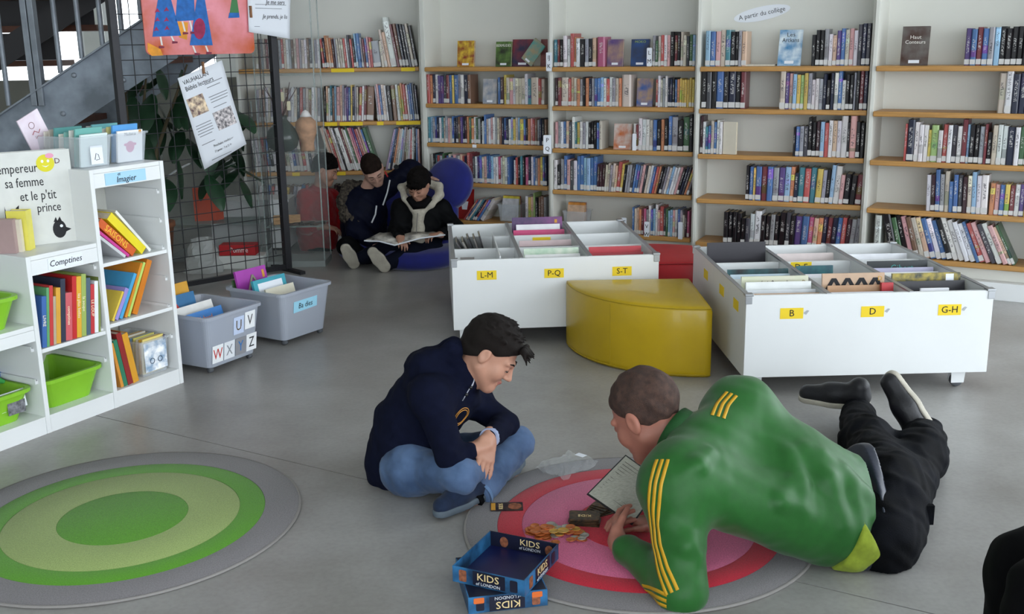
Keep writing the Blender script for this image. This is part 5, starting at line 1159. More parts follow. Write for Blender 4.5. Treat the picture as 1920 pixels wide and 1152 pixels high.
def cloth(name, col, rough=.85, var=.1, vs=60, bump=.15, bs=500, col2=None): return mat(name, col, rough, var=var, vscale=vs, bump=bump, bscale=bs, sheen=0.0 if sum(lin(col)[:3]) < .06 else .1, spec=.12, col2=col2)
def basis(F, U):
    F = V3(F); F /= np.linalg.norm(F); U = V3(U); U -= F * (U @ F); U /= np.linalg.norm(U); return np.stack([np.cross(F, U), F, U], 1)   # columns right, forward, up
def head_blend(B, o, R, s=1.0, neck=None, nr=.045):
    o = V3(o); L = lambda x, y, z: o + R @ (np.array([x, y, z]) * s)
    B.ell(L(0, -.012, .03), np.array([.073, .093, .086]) * s, R, .02); B.ell(L(0, .03, -.03), np.array([.06, .062, .08]) * s, R, .03)
    for k in (-1, 1):
        B.cone(L(k * .052, .005, -.05), L(k * .016, .068, -.092), .02 * s, .018 * s, .03); B.ell(L(k * .036, .062, -.03), np.array([.026, .024, .028]) * s, R, .02)
        B.cone(L(k * .045, .074, .018), L(k * .012, .087, .014), .009 * s, .01 * s, .012)                       # brow ridge
    B.cone(L(-.01, .072, -.098), L(.01, .072, -.098), .017 * s, .017 * s, .02)                                   # chin
    for k in (-1, 1): B.ell(L(k * .031, .098, -.002), np.array([.016, .014, .011]) * s, R, .012, True)           # eye sockets
    for k in (-1, 1): B.ell(L(k * .031, .0775, -.001), np.array([.0145, .013, .0105]) * s, R, .003)                 # lids
    B.cone(L(0, .088, .008), L(0, .109, -.03), .0075 * s, .0105 * s, .01)
    for k in (-1, 1): B.ell(L(k * .0105, .099, -.034), np.array([.0075, .009, .0065]) * s, R, .006)
    B.cone(L(-.019, .085, -.066), L(0, .0925, -.059), .005 * s, .0065 * s, .005); B.cone(L(.019, .085, -.066), L(0, .0925, -.059), .005 * s, .0065 * s, .005)
    B.cone(L(-.015, .086, -.07), L(.015, .086, -.07), .0072 * s, .0072 * s, .006)
    for k in (-1, 1):
        B.ell(L(k * .077, -.004, -.004), np.array([.009, .019, .031]) * s, R @ np.array([[math.cos(.35 * k), 0, 0], [0, 1, 0], [0, 0, 1]]) if False else R, .008); B.ell(L(k * .088, -.002, .0), np.array([.007, .0115, .019]) * s, R, .004, True)
    if neck is not None: B.cone(L(0, -.018, -.05), neck, nr, nr * 1.08, .03)
    return L
def hair_mesh(o, R, s, mats, h, thick=.012, line=((.088, .062), (-.075, -.07)), spikes=0, seed=1, fringe=None, extra=None, spr=.004, slen=.02):
    o = V3(o); L = lambda x, y, z: o + R @ (np.array([x, y, z]) * s); B = Blend(h)
    B.ell(L(0, -.014, .033), (np.array([.073, .093, .086]) + thick) * s, R, .01)
    if thick > .006: B.ell(L(0, -.03, -.01), (np.array([.069, .072, .075]) + thick * .7) * s, R, .02)
    (y0, z0), (y1, z1) = line; d = np.array([0, -(z0 - z1), (y0 - y1)]); d = d / np.linalg.norm(d)
    B.noise(.0022 * s, 90, seed); B.cut(L(0, y0, z0), -(R @ d))
    for k in (-1, 1): B.ell(L(k * .088, .016, -.022), np.array([.032, .036, .045]) * s, R, .006, True)
    rr = random.Random(seed)
    for i in range(spikes):
        th = rr.uniform(0, 6.28); ph = rr.uniform(.0, 1.25); n_ = np.array([math.sin(ph) * math.cos(th), math.sin(ph) * math.sin(th), math.cos(ph)])
        if d @ (n_ * .09 + np.array([0, -.014, .033]) - np.array([0, y0, z0])) < .005: continue
        p = np.array([0, -.014, .033]) + n_ * (np.array([.073, .093, .086]) + thick * .6); e_ = p + (n_ * .55 + np.array([0, .75, .1])) * slen * rr.uniform(.6, 1.1)
        B.cone(L(*p), L(*e_), spr * 1.6 * s, spr * .3 * s, .006)
    for (p, q, r0, r1) in (fringe or []): B.cone(L(*p), L(*q), r0 * s, r1 * s, .006)
    return B.mesh('hair', mats)
def hand_blend(B, w, d, pn, side, sz=1.0, curl=(.35, .4, .3), spread=.12, thumb=(.55, .8, .25), fr=.0085, tcurl=.3):
    w, d, pn = V3(w), V3(d), V3(pn); d /= np.linalg.norm(d); pn -= d * (pn @ d); pn /= np.linalg.norm(pn); T = np.cross(d, pn) * side
    B.cone(w - d * .02 * sz, w + d * .015 * sz, .022 * sz, .021 * sz, .015)
    for i, (x, L0, kx) in enumerate(((.027, .068, .082), (.009, .075, .086), (-.009, .07, .082), (-.026, .055, .074))):
        k = w + d * kx * sz + T * x * sz; B.cone(w + d * .01 * sz + T * x * .55 * sz, k, .0155 * sz, .0115 * sz, .014)
        a = 0.0; p = k; fd = d + T * (x / .027) * spread; fd = fd / np.linalg.norm(fd); r = fr * sz * (1.0 if i < 3 else .88)
        for j, f in enumerate((.45, .31, .24)):
            c_ = curl[j] if not isinstance(curl[0], (list, tuple)) else curl[i][j]
            a += c_; v = fd * math.cos(a) + pn * math.sin(a); q = p + v * L0 * f * sz * 1.05
            B.cone(p, q, r * (1 - .1 * j), r * (.92 - .1 * j), .004); p = q
    p = w + d * .018 * sz + T * .026 * sz; v = d * thumb[1] + T * thumb[0] + pn * thumb[2]; v = v / np.linalg.norm(v); q = p + v * .042 * sz
    B.cone(w + d * .005 * sz, p, .017 * sz, .0145 * sz, .012); B.cone(p, q, .0125 * sz, .0105 * sz, .01)
    v2 = v * math.cos(tcurl) + (d - T * .6) / np.linalg.norm(d - T * .6) * math.sin(tcurl); q2 = q + v2 * .03 * sz; B.cone(q, q2, .0102 * sz, .0082 * sz, .005)
def bvh_of(o):
    me = o.data; return BVHTree.FromPolygons([v.co for v in me.vertices], [p.vertices for p in me.polygons])
def obj_tmp(me):
    class T_: pass
    t = T_(); t.data = me; return t
def ribbon(name, m, parent, bv, pts, side, width, lift=.0015, n=40, shift=0.0):
    """strip of cloth laid on a surface along a path"""
    pts = [Vector(p) for p in pts]; cum = [0]
    for i in range(1, len(pts)): cum.append(cum[-1] + (pts[i] - pts[i - 1]).length)
    rows = []
    for i in range(n + 1):
        t = cum[-1] * i / n; j = max(k for k in range(len(pts) - 1) if cum[k] <= t + 1e-9); f = (t - cum[j]) / (cum[j + 1] - cum[j]); p = pts[j].lerp(pts[j + 1], f)
        sd_ = Vector(side[j]).lerp(Vector(side[min(j + 1, len(side) - 1)]), f).normalized() if isinstance(side, list) else Vector(side).normalized()
        row = []
        for w in (-.5, 0, .5):
            loc, nr, _, _ = bv.find_nearest(p + sd_ * (shift + w * width)); row.append((loc + nr * lift, loc - nr * .001))
        rows.append(row)
    v = [tuple(c[0]) for r in rows for c in r] + [tuple(c[1]) for r in rows for c in r]; o_ = 3 * (n + 1); f = []
    for i in range(n):
        for j in range(2): f.append((i * 3 + j, i * 3 + j + 1, i * 3 + j + 4, i * 3 + j + 3))
        f.append((i * 3, (i + 1) * 3, o_ + (i + 1) * 3, o_ + i * 3)); f.append((i * 3 + 2, o_ + i * 3 + 2, o_ + (i + 1) * 3 + 2, (i + 1) * 3 + 2))
    return part(name, MB().add(v, f, 0, True), m, parent)
def shoe(parent, heel, toe, up, L, um, sm, lm=None, w=.042, h_=.004, name='shoe'):
    """shoe from heel to toe; up is the instep side"""
    heel, toe, up = V3(heel), V3(toe), V3(up); d = (toe - heel) / np.linalg.norm(toe - heel); up = up - d * (up @ d); up /= np.linalg.norm(up); R = np.stack([np.cross(d, up), d, up], 1); P = lambda x, y, z: heel + R @ np.array([x, y, z])
    B = Blend(h_); B.cone(P(0, .035, .045), P(0, L * .5, .04), w * .9, w * .9, .02); B.cone(P(0, L * .5, .036), P(0, L - .04, .03), w * .95, w * .78, .02); B.cone(P(0, .035, .05), P(0, .035, .085), w * .88, w * .85, .02); B.cone(P(0, .05, .06), P(0, L * .55, .05), w * .7, w * .6, .03); B.cut(P(0, 0, .012), -up)
    o = obj(name, B.mesh(name, [um]), parent)
    S = Blend(h_); S.cone(P(0, .035, .012), P(0, L * .5, .012), w * .95, w * .98, .02); S.cone(P(0, L * .5, .012), P(0, L - .04, .012), w * .98, w * .85, .02); S.cut(P(0, 0, .022), up); S.cut(P(0, 0, 0), -up)
    obj('sole', S.mesh('sole', [sm]), o)
    if lm:
        for i in range(4):
            y = L * (.36 + .075 * i); z = .045 + .04 * (1 - i * .16); part('lace', MB().tube([P(-.024, y, z - .008), P(0, y + .004, z + .004), P(.024, y, z - .008)], .003, 6), lm, o)
    return o
def eyes(root, o, R, s, iris='#3a2a20', look=(0, -.5)):
    L = lambda x, y, z: V3(o) + R @ (np.array([x, y, z]) * s)
    for k in (-1, 1):
        e = part('eye', MB().lathe([(.0108 * s * math.sin(a), -.0108 * s * math.cos(a)) for a in [i * math.pi / 8 for i in range(9)]], 14), mat('eye_white', '#d8d2cc', .2), root, Matrix.Translation(Vector(L(k * .031, .0792, -.0045))))
        part('iris', MB().prism(disc(0, 0, .0052 * s, n=12), .0, .0006), mat('iris_' + iris[1:], iris, .15), e, axes(Vector(R @ np.array([0, .0102, -.0032]) * s), Vector(R[:, 0]), Vector(R @ np.array([0, -.3, .95])), Vector(R @ np.array([0, .95, -.3]))))
def brows(root, o, R, s, m):
    L = lambda x, y, z: V3(o) + R @ (np.array([x, y, z]) * s)
    for k in (-1, 1): part('eyebrow', MB().tube([L(k * .014, .0945, .019), L(k * .03, .092, .025), L(k * .049, .079, .021)], [.0028 * s, .0032 * s, .0014 * s], 6), m, root)
def lashes(root, o, R, s, m):
    for k in (-1, 1): part('lash_line', MB().tube([V3(o) + R @ (np.array(q) * s) for q in ((k * .019, .0895, -.006), (k * .031, .0912, -.0085), (k * .043, .085, -.006))], .0015, 5), m, root)
def person(label, mesh, kids=()):
    o = tag(obj('person', mesh), label, 'person'); return o
W3 = lambda u, v, Y: V3(py(u, v, Y))
DENIM = cloth('blue_denim', '#3b4f6e', .8, .12, 9, .2, 700, '#53698a'); BLK = cloth('black_cotton', '#060608', .8, .2, 30); NAVY = cloth('navy_sweat', '#0d1124', .9, .12, 40)
# ------------------------------------------------------------------ boy sitting cross-legged
def boy_front():
    pel, bel, che, nb, hd = W3(758, 868, 3.42), W3(775, 800, 3.42), W3(812, 745, 3.41), W3(868, 706, 3.40), W3(919, 660, 3.38)
    R = basis((.76, -.2, -.64), (.64, 0, .75)); s = .97
    rs, re, rw = W3(808, 742, 3.27), W3(848, 862, 3.17), W3(882, 846, 3.2)
    ls, le, lw = W3(885, 748, 3.52), W3(946, 796, 3.44), W3(917, 822, 3.27)
    rh, lh = W3(768, 880, 3.31), W3(780, 870, 3.5); rk, lk = W3(862, 893, 3.15), W3(966, 832, 3.45)
    ra, la = W3(955, 888, 3.42), W3(893, 930, 3.2); rt, lt = W3(975, 884, 3.5), W3(812, 972, 3.06)
    SK = skinm('skin_light', '#b98a74'); B = Blend(.0036)
    head_blend(B, hd, R, s, nb, .043); B.chain([nb, che, bel, pel], [.05, .085, .085, .085], .05)
    for a, b, c in ((rs, re, rw), (ls, le, lw)): B.chain([che * .4 + a * .6, a, b, c], [.04, .035, .029, .021], .02)
    for a, b, c in ((rh, rk, ra), (lh, lk, la)): B.chain([pel * .5 + a * .5, a, b, c], [.05, .045, .036, .028], .02)
    hand_blend(B, lw, W3(911, 862, 3.215) - lw, (-.6, .75, -.1), -1, .98, [(.1, .25, .2), (.05, .3, .25), (.1, .3, .25), (.05, .2, .2)], .2, (.55, .85, .1), .0098)
    hand_blend(B, rw, W3(902, 835, 3.24) - rw, (.1, .3, -1), 1, .86, (.5, .6, .4), .05, (.4, .8, .3))
    for a, t in ((la, lt), (ra, rt)): B.cone(a, a * .75 + t * .25 - np.array([0, 0, .01]), .028, .024, .02)
    me = B.mesh('person', [SK, skinm('lips_rose', '#a0655a')])
    Li = lambda p: R.T @ (np.array(p) - hd) / s
    co = np.empty(len(me.polygons) * 3); me.polygons.foreach_get('center', co); co = (co.reshape(-1, 3) - hd) @ R / s
    me.polygons.foreach_set('material_index', ((np.abs(co[:, 0]) < .021) & (co[:, 1] > .0875) & (co[:, 2] < -.056) & (co[:, 2] > -.075)).astype('i4'))
    r = person('boy in a navy hoodie and jeans sitting cross-legged beside the round rug', me)
    HM = mat('dark_brown_hair', '#17110e', .6, var=.35, vscale=40, stretch=(6, 1, 6), bump=.5, bscale=220, spec=.22)
    fr = [((x, .085, .078 + .01 * abs(math.sin(x * 90))), (x * 1.1 + .004, .118 + .012 * math.sin(x * 130), .062 + .012 * math.cos(x * 170)), .011, .002) for x in np.linspace(-.045, .045, 11)]
    fr += [((x, .09, .085), (x * 1.2, .127, .082 + .01 * math.sin(x * 200)), .01, .0015) for x in np.linspace(-.03, .04, 6)]
    obj('hair', hair_mesh(hd, R, s, [HM], .0036, .011, ((.088, .064), (-.07, -.062)), 90, 4, fr, None, .0036, .022), r)
    eyes(r, hd, R, s); brows(r, hd, R, s, HM); lashes(r, hd, R, s, HM)
    # hoodie
    J = Blend(.0045); J.chain([nb - np.array([.012, 0, .02]), che, bel, pel + np.array([-.015, 0, .0])], [.058, .112, .118, .122], .07); J.cone(rs, ls, .068, .068, .06)
    J.chain([rs, re], [.058, .047], .04); J.chain([re, re * .25 + rw * .75], [.047, .036], .02); J.chain([ls, le], [.055, .046], .04); J.chain([le, le * .12 + lw * .88], [.046, .035], .02)
    J.cone(bel, rh * .5 + pel * .5, .11, .085, .05)
    J.ell(W3(806, 682, 3.42), (.088, .1, .045), None, .03); J.cone(W3(795, 680, 3.36), W3(850, 655, 3.36), .03, .03, .04); J.cone(W3(795, 678, 3.48), W3(850, 652, 3.46), .03, .03, .04); J.cone(W3(850, 655, 3.36), W3(880, 715, 3.35), .024, .026, .03); J.cone(W3(850, 652, 3.46), W3(888, 712, 3.46), .024, .026, .03)
    J.noise(.0035, 38, 1.0); J.noise(.0018, 90, 2.0)
    J.ell(W3(870, 662, 3.405), (.06, .056, .052), None, .015, True); J.cut(pel + np.array([.0, 0, -.085]), (.0, 0, -1))
    jk = obj('hoodie', J.mesh('hoodie', [NAVY]), r); bv = bvh_of(jk)
    LIN = cloth('pale_blue_lining', '#9fa9c6')
    part('hood_lining', MB().tube([W3(842, 652, 3.37), W3(836, 652, 3.41), W3(842, 650, 3.45), W3(862, 655, 3.455)], [.012, .014, .014, .01], 10), LIN, jk)
    part('cuff', MB().tube([le * .14 + lw * .86, le * .06 + lw * .94, lw + (lw - le) * .02], [.034, .0345, .033], 18), LIN, jk)
    pk = ribbon('placket', cloth('pale_placket', '#b4b6c0'), jk, bv, [W3(888, 714, 3.33), W3(882, 735, 3.31), W3(874, 752, 3.3)], (.7, -.7, 0), .022, .003, 14)
    for t in (.35, .75):
        p = W3(888, 714, 3.33) * (1 - t) + W3(874, 752, 3.3) * t; loc, nr, _, _ = bv.find_nearest(Vector(p)); part('snap_button', MB().lathe([(0, .005), (.005, .0045), (.006, .002), (.006, 0)], 12), DARKIN, pk, Matrix.Translation(loc + nr * .002) @ nr.to_track_quat('Z', 'Y').to_matrix().to_4x4())
    EM = mat('orange_print', '#c98a3c', .7); ring = []
    c0, nr, _, _ = bv.find_nearest(Vector(W3(868, 785, 3.32))); t1 = nr.cross(Vector((0, 0, 1))).normalized(); t2 = nr.cross(t1)
    for rad in (.034, .026):
        pts = []
        for i in range(25):
            a = i * 2 * math.pi / 24; q = c0 + t1 * rad * math.cos(a) + t2 * rad * 1.1 * math.sin(a); l2, n2, _, _ = bv.find_nearest(q); pts.append(l2 + n2 * .001)
        part('chest_emblem', MB().tube(pts, .0016, 5, cap=False), EM, jk)
    # jeans
    T = Blend(.0045); T.cone(rh, lh, .098, .098, .05); T.cone(pel, pel + np.array([.03, 0, -.02]), .1, .095, .04)
    T.chain([rh, rk], [.08, .058], .03); T.chain([rk, rk * .3 + ra * .7], [.056, .046], .02); T.chain([lh, lk], [.08, .06], .03); T.chain([lk, lk * .04 + la * .96], [.062, .05], .02)
    T.noise(.003, 45, 3.0); T.noise(.0016, 110, 1.0); T.cut((0, 0, .004), (0, 0, -1)); n_ = (la - lk) / np.linalg.norm(la - lk); T.cut(la + n_ * .0, n_, .085)
    jn = obj('jeans', T.mesh('jeans', [DENIM]), r)
    part('hem', MB().tube([la - n_ * .016, la - n_ * .002], [.0545, .0555], 22, cap=False), cloth('denim_hem', '#5d7a9e'), jn)
    part('sock', MB().tube([la + n_ * .0, la + n_ * .03], [.034, .036], 16), BLK, r)
    UM = cloth('blue_suede', '#1f2a40', .7, .2, 30); SM = mat('grey_rubber_sole', '#55606a', .7, var=.1)
    dd = (lt - la); hl = la - dd / np.linalg.norm(dd) * .035; hl[2] = .012; tt = lt.copy(); tt[2] = .01; dd = tt - hl; dd /= np.linalg.norm(dd)
    shoe(r, hl, hl + dd * .225, (.15, .25, 1), .225, UM, SM, BLK, .038)
    dd = rt - ra; hl = ra - dd / np.linalg.norm(dd) * .1; hl[2] = .012; tt = rt + dd * .2; tt[2] = .012; dd = tt - hl; dd /= np.linalg.norm(dd)
    shoe(r, hl, hl + dd * .2, (0, 0, 1), .2, UM, SM, None, .036)
    return r
boy_front()
# ------------------------------------------------------------------ man lying on his side in the green track jacket
def man():
    hd = W3(1212, 776, 2.95); U0, F0 = (-.42, .28, .80), (-.66, .52, -.55); R = basis(F0, U0); s = 1.13
    nb = W3(1302, 836, 2.86); Ls, Rs = W3(1272, 905, 2.68), W3(1385, 772, 2.98)
    Le, Lw = W3(1278, 1108, 2.54), W3(1158, 1016, 2.78); Re, Rw = W3(1335, 880, 3.22), W3(1212, 985, 2.98)
    Lh, Rh = W3(1640, 1015, 2.80), W3(1668, 908, 3.0); pel = (Lh + Rh) / 2
    K1, K2 = W3(1625, 828, 3.42), W3(1722, 855, 3.36); A1, A2 = W3(1606, 780, 3.86), W3(1735, 812, 3.70)
    SK = skinm('skin_ruddy', '#a8705f'); B = Blend(.0045)
    head_blend(B, hd, R, s, nb, .056); B.chain([nb, (Ls + Rs) / 2, pel], [.055, .06, .08], .03); B.chain([Rs, Re, Rw], [.045, .04, .027], .03); B.chain([Ls, Le, Lw], [.045, .036, .028], .03); B.cone(Ls, Rs, .045, .045, .03)
    B.chain([Rh, K1, A1], [.07, .05, .036], .03); B.chain([Lh, K2, A2], [.07, .05, .036], .03)
    hand_blend(B, Lw, W3(1158, 975, 2.90) - Lw, (.75, .5, .15), -1, 1.02, [(.3, .5, .4), (.35, .5, .4), (.4, .6, .4), (.45, .6, .4)], .12, (.5, .7, .5), .0095)
    hand_blend(B, Rw, W3(1185, 975, 2.96) - Rw, (-.4, -.3, -.7), 1, 1.0, (.45, .5, .4), .08, (.5, .8, .3), .0095)
    r = person('man in a green track jacket lying on his side on the rug reading rules', B.mesh('person', [SK]))
    HM = mat('short_brown_hair', '#3c2a23', .75, var=.12, vscale=60, bump=.5, bscale=420, col2='#4c362d')
    obj('hair', hair_mesh(hd, R, s, [HM], .0042, .0045, ((.075, .07), (-.085, -.082)), 0, 2), r)
    # trousers
    TR = cloth('black_cotton_trousers', '#06070a', .8, .25, 12, .2, 300, '#0a0c12')
    T = Blend(.0055); T.cone(Lh, Rh, .115, .09, .06); T.cone(pel, pel + np.array([-.1, 0, 0]), .12, .11, .05); T.chain([Rh, K1, K1 * .05 + A1 * .95], [.094, .078, .066], .05); T.chain([Lh, K2, K2 * .1 + A2 * .9], [.112, .085, .072], .05)
    T.noise(.006, 34, 1.5); T.noise(.003, 80, .3); T.cut((0, 0, .004), (0, 0, -1)); sp = pel - (Ls + Rs) / 2; sp /= np.linalg.norm(sp); T.cut(pel - sp * .13, -sp)
    tr = obj('trousers', T.mesh('trousers', [TR]), r)
    p = W3(1738, 962, 2.9); part('belt_loop', MB().box(-.012, .012, -.008, .008, -.03, .03), TR, tr, Matrix.Translation(Vector(W3(1742, 965, 2.86))))
    # belt and shirt bands around the waist
    def band(name, m, at, ra, rb, wdt):
        S_ = Blend(.005); c = pel - sp * at; l, q = Lh - sp * at, Rh - sp * at; S_.cone(l, q, ra, rb, .05); S_.cut(c + sp * wdt, sp); S_.cut(c - sp * wdt, -sp); S_.cut((0, 0, .004), (0, 0, -1)); return obj(name, S_.mesh(name, [m]), r)
    band('belt', mat('grey_leather_belt', '#2a2e3c', .35, var=.15), .085, .1215, .0965, .014)
    TS = cloth('lime_tshirt', '#8a9a33', .85, .08); S_ = Blend(.005); ax2 = sp; S_.cone(Lh - ax2 * .1, Rh * .5 + Lh * .5 - ax2 * .1, .127, .108, .04); S_.cone(Lh - ax2 * .18, Rh * .5 + Lh * .5 - ax2 * .18, .1, .085, .04); S_.noise(.004, 50, 1); S_.cut(Lh - ax2 * .035, V3((.95, .1, .5))); S_.cut((0, 0, .004), (0, 0, -1)); S_.cut(pel - ax2 * .17, -ax2)
    obj('tshirt', S_.mesh('tshirt', [TS]), r)
    # jacket
    GJ = mat('green_track_fabric', '#215a22', .45, var=.06, vscale=40, bump=.08, bscale=700, sheen=.12, spec=.3)
    J = Blend(.0048); mid = (Ls + Rs) / 2 * .5 + pel * .5
    J.cone(Ls, Rs, .09, .088, .06); J.chain([Rs, W3(1440, 832, 2.94), W3(1490, 872, 2.93), W3(1560, 918, 2.94), W3(1650, 934, 2.97)], [.09, .088, .085, .09, .1], .07); J.chain([Ls, Lh - sp * .16], [.09, .122], .08); J.chain([nb, mid, pel - sp * .14], [.07, .115, .11], .08)
    J.chain([Rs, Re], [.085, .066], .05); J.chain([Re, Re * .2 + Rw * .8], [.064, .046], .03); J.chain([Ls, Le], [.084, .066], .05); J.chain([Le, Le * .18 + Lw * .82], [.062, .046], .03)
    J.cone(nb, nb * .55 + hd * .45 + np.array([.02, -.005, -.012]), .07, .066, .03)
    J.noise(.0045, 22, 2.2); J.noise(.0016, 60, .8)
    def finish(B_, folds=()):
        for a, b, r0, r1 in folds: B_.cone(a, b, r0, r1, .035)
        B_.cut((0, 0, .009), (0, 0, -1)); B_.cut(pel - sp * .115, V3(sp) + np.array([.0, 0, .12])); return B_
    base = list(J.ops); J.h = .012; finish(J); bv = bvh_of(obj_tmp(J.mesh('tmp', [])))
    J.h = .0048; J.ops = base; fo = []
    def hit(u, v):
        d_ = ray(u, v).normalized(); l_, n_, _, _ = bv.ray_cast(Vector((0, 0, CAM_H)), d_); return (l_, n_)
    for path, w in (([(1478, 850), (1500, 905), (1512, 960)], .02), ([(1512, 838), (1555, 900), (1585, 985)], .022), ([(1545, 852), (1600, 915), (1622, 990)], .02), ([(1480, 905), (1465, 940), (1500, 948)], .014), ([(1560, 1000), (1580, 1040), (1545, 1075)], .018), ([(1250, 985), (1290, 1020), (1312, 1040)], .016), ([(1585, 880), (1625, 930), (1635, 965)], .016), ([(1330, 845), (1310, 870), (1290, 880)], .012)):
        H_ = [hit(*q) for q in path]
        if any(h_[0] is None for h_ in H_): continue
        Q = [V3(l_ - n_ * (w * .62)) for l_, n_ in H_]
        for i in range(len(Q) - 1): fo.append((Q[i], Q[i + 1], w * (.55 if i == 0 else 1), w * (1 if i == 0 else .5)))
    finish(J, fo)
    # standing collar
    cd = hd - nb; cd /= np.linalg.norm(cd)
    jk = obj('track_jacket', J.mesh('track_jacket', [GJ]), r); bv = bvh_of(jk)
    cb_ = V3(nb) + cd * .045; part('collar', MB().tube([cb_ - cd * .03, cb_ + cd * .01, cb_ + cd * .035], [.085, .079, .078], 28, cap=False), mat('green_rib', '#1c5224', .6, bump=.3, bscale=90, stretch=(1, 1, 8)), jk).modifiers.new('thick', 'SOLIDIFY').thickness = .008
    YS = mat('yellow_stripe', '#c9981a', .5)
    def stripes(path, gap=.0165, w=.0095, n=46):
        pts = [Vector(p) for p in path]; smp = []
        for i in range(n + 1):
            t = i / n * (len(pts) - 1); j = min(int(t), len(pts) - 2); f = t - j; q = pts[j].lerp(pts[j + 1], f); l_, n_ = hit(q.x, q.y)
            if l_ is not None: smp.append((l_, n_))
        for it in range(3): smp = [smp[0]] + [((smp[i - 1][0] + smp[i][0] * 2 + smp[i + 1][0]) / 4, smp[i][1]) for i in range(1, len(smp) - 1)] + [smp[-1]]
        for sh in (-gap, 0, gap):
            v, f = [], []
            for i, (l_, n_) in enumerate(smp):
                tg = (smp[min(i + 2, len(smp) - 1)][0] - smp[max(i - 2, 0)][0]).normalized(); sd_ = n_.cross(tg).normalized()
                for wv in (-.5, 0, .5):
                    l2, n2, _, _ = bv.find_nearest(l_ + sd_ * (sh + wv * w)); v.append(l2 + n2 * .0016)
                for wv in (-.5, .5):
                    l2, n2, _, _ = bv.find_nearest(l_ + sd_ * (sh + wv * w)); v.append(l2 - n2 * .001)
            for i in range(len(smp) - 1):
                a_, b_ = i * 5, i * 5 + 5; f += [(a_, a_ + 1, b_ + 1, b_), (a_ + 1, a_ + 2, b_ + 2, b_ + 1), (a_ + 3, a_, b_, b_ + 3), (a_ + 2, a_ + 4, b_ + 4, b_ + 2)]
            part('sleeve_stripe', MB().add(v, f, 0, True), YS, jk)
    bv = bvh_of(jk)
    stripes([(1242, 862), (1229, 905), (1224, 960), (1229, 1020), (1242, 1070), (1260, 1112)])
    stripes([(1250, 1128), (1205, 1105), (1165, 1078), (1135, 1055)], n=24)
    stripes([(1372, 738), (1355, 757), (1346, 782)], n=14)
    SU = mat('black_leather', '#15151a', .45, var=.2, bump=.1, bscale=120); SS = mat('cream_rubber', '#b8b2a4', .6, var=.1)
    shoe(r, W3(1628, 766, 3.88), W3(1525, 752, 3.98), (.1, -.2, 1), .27, SU, SS, None, .045)
    shoe(r, W3(1752, 818, 3.66), W3(1664, 688, 3.78), (-.75, -.5, -.3), .285, SU, SS, mat('cream_lace', '#c8c0b0', .8), .046)
    return r
man()
# rule sheet held by the man
c4 = [W3(1100, 927, 2.98), W3(1173, 853, 3.16), W3(1245, 905, 3.06), W3(1185, 985, 2.90)]
rsd = thing('rule_sheet', 'black-edged printed rule sheet held in the man\'s hands', 'rule sheet')
x_ = Vector(c4[2] - c4[1]); y_ = Vector(c4[1] - c4[0]); nrm = x_.cross(y_).normalized()
part('sheet', MB().add([tuple(Vector(c) - nrm * t) for t in (0, .002) for c in c4], [(0, 3, 2, 1), (4, 5, 6, 7), (0, 1, 5, 4), (1, 2, 6, 5), (2, 3, 7, 6), (3, 0, 4, 7)]), mat('dark_card_edge', '#1d1d1f', .6), rsd)
ce = sum((Vector(c) for c in c4), Vector()) / 4; sgn = 1 if nrm.dot(Vector((0, 0, CAM_H)) - ce) > 0 else -1
inn = [ce + (Vector(c) - ce) * .95 + nrm * sgn * .0008 for c in c4]; inn2 = [p - nrm * sgn * .0006 for p in inn]
part('printed_page', MB().add([tuple(p) for p in inn + inn2], [(0, 1, 2, 3) if sgn > 0 else (0, 3, 2, 1), (4, 7, 6, 5)]), mat('grey_printed_page', '#a9a99c', .7, var=.12, vscale=90, stretch=(1, 1, 6)), rsd)
for i in range(12):
    if i in (5,): continue
    t = .08 + i * .075; a = inn[0].lerp(inn[1], .97 - t * .9); b_ = inn[3].lerp(inn[2], .97 - t * .9); p, q = a.lerp(b_, .08), a.lerp(b_, .72 if i % 3 else .5); part('print_line', MB().tube([p + nrm * sgn * .0006, q + nrm * sgn * .0006], .0011, 4), mat('print_dark_grey', '#6b6b64', .7), rsd)
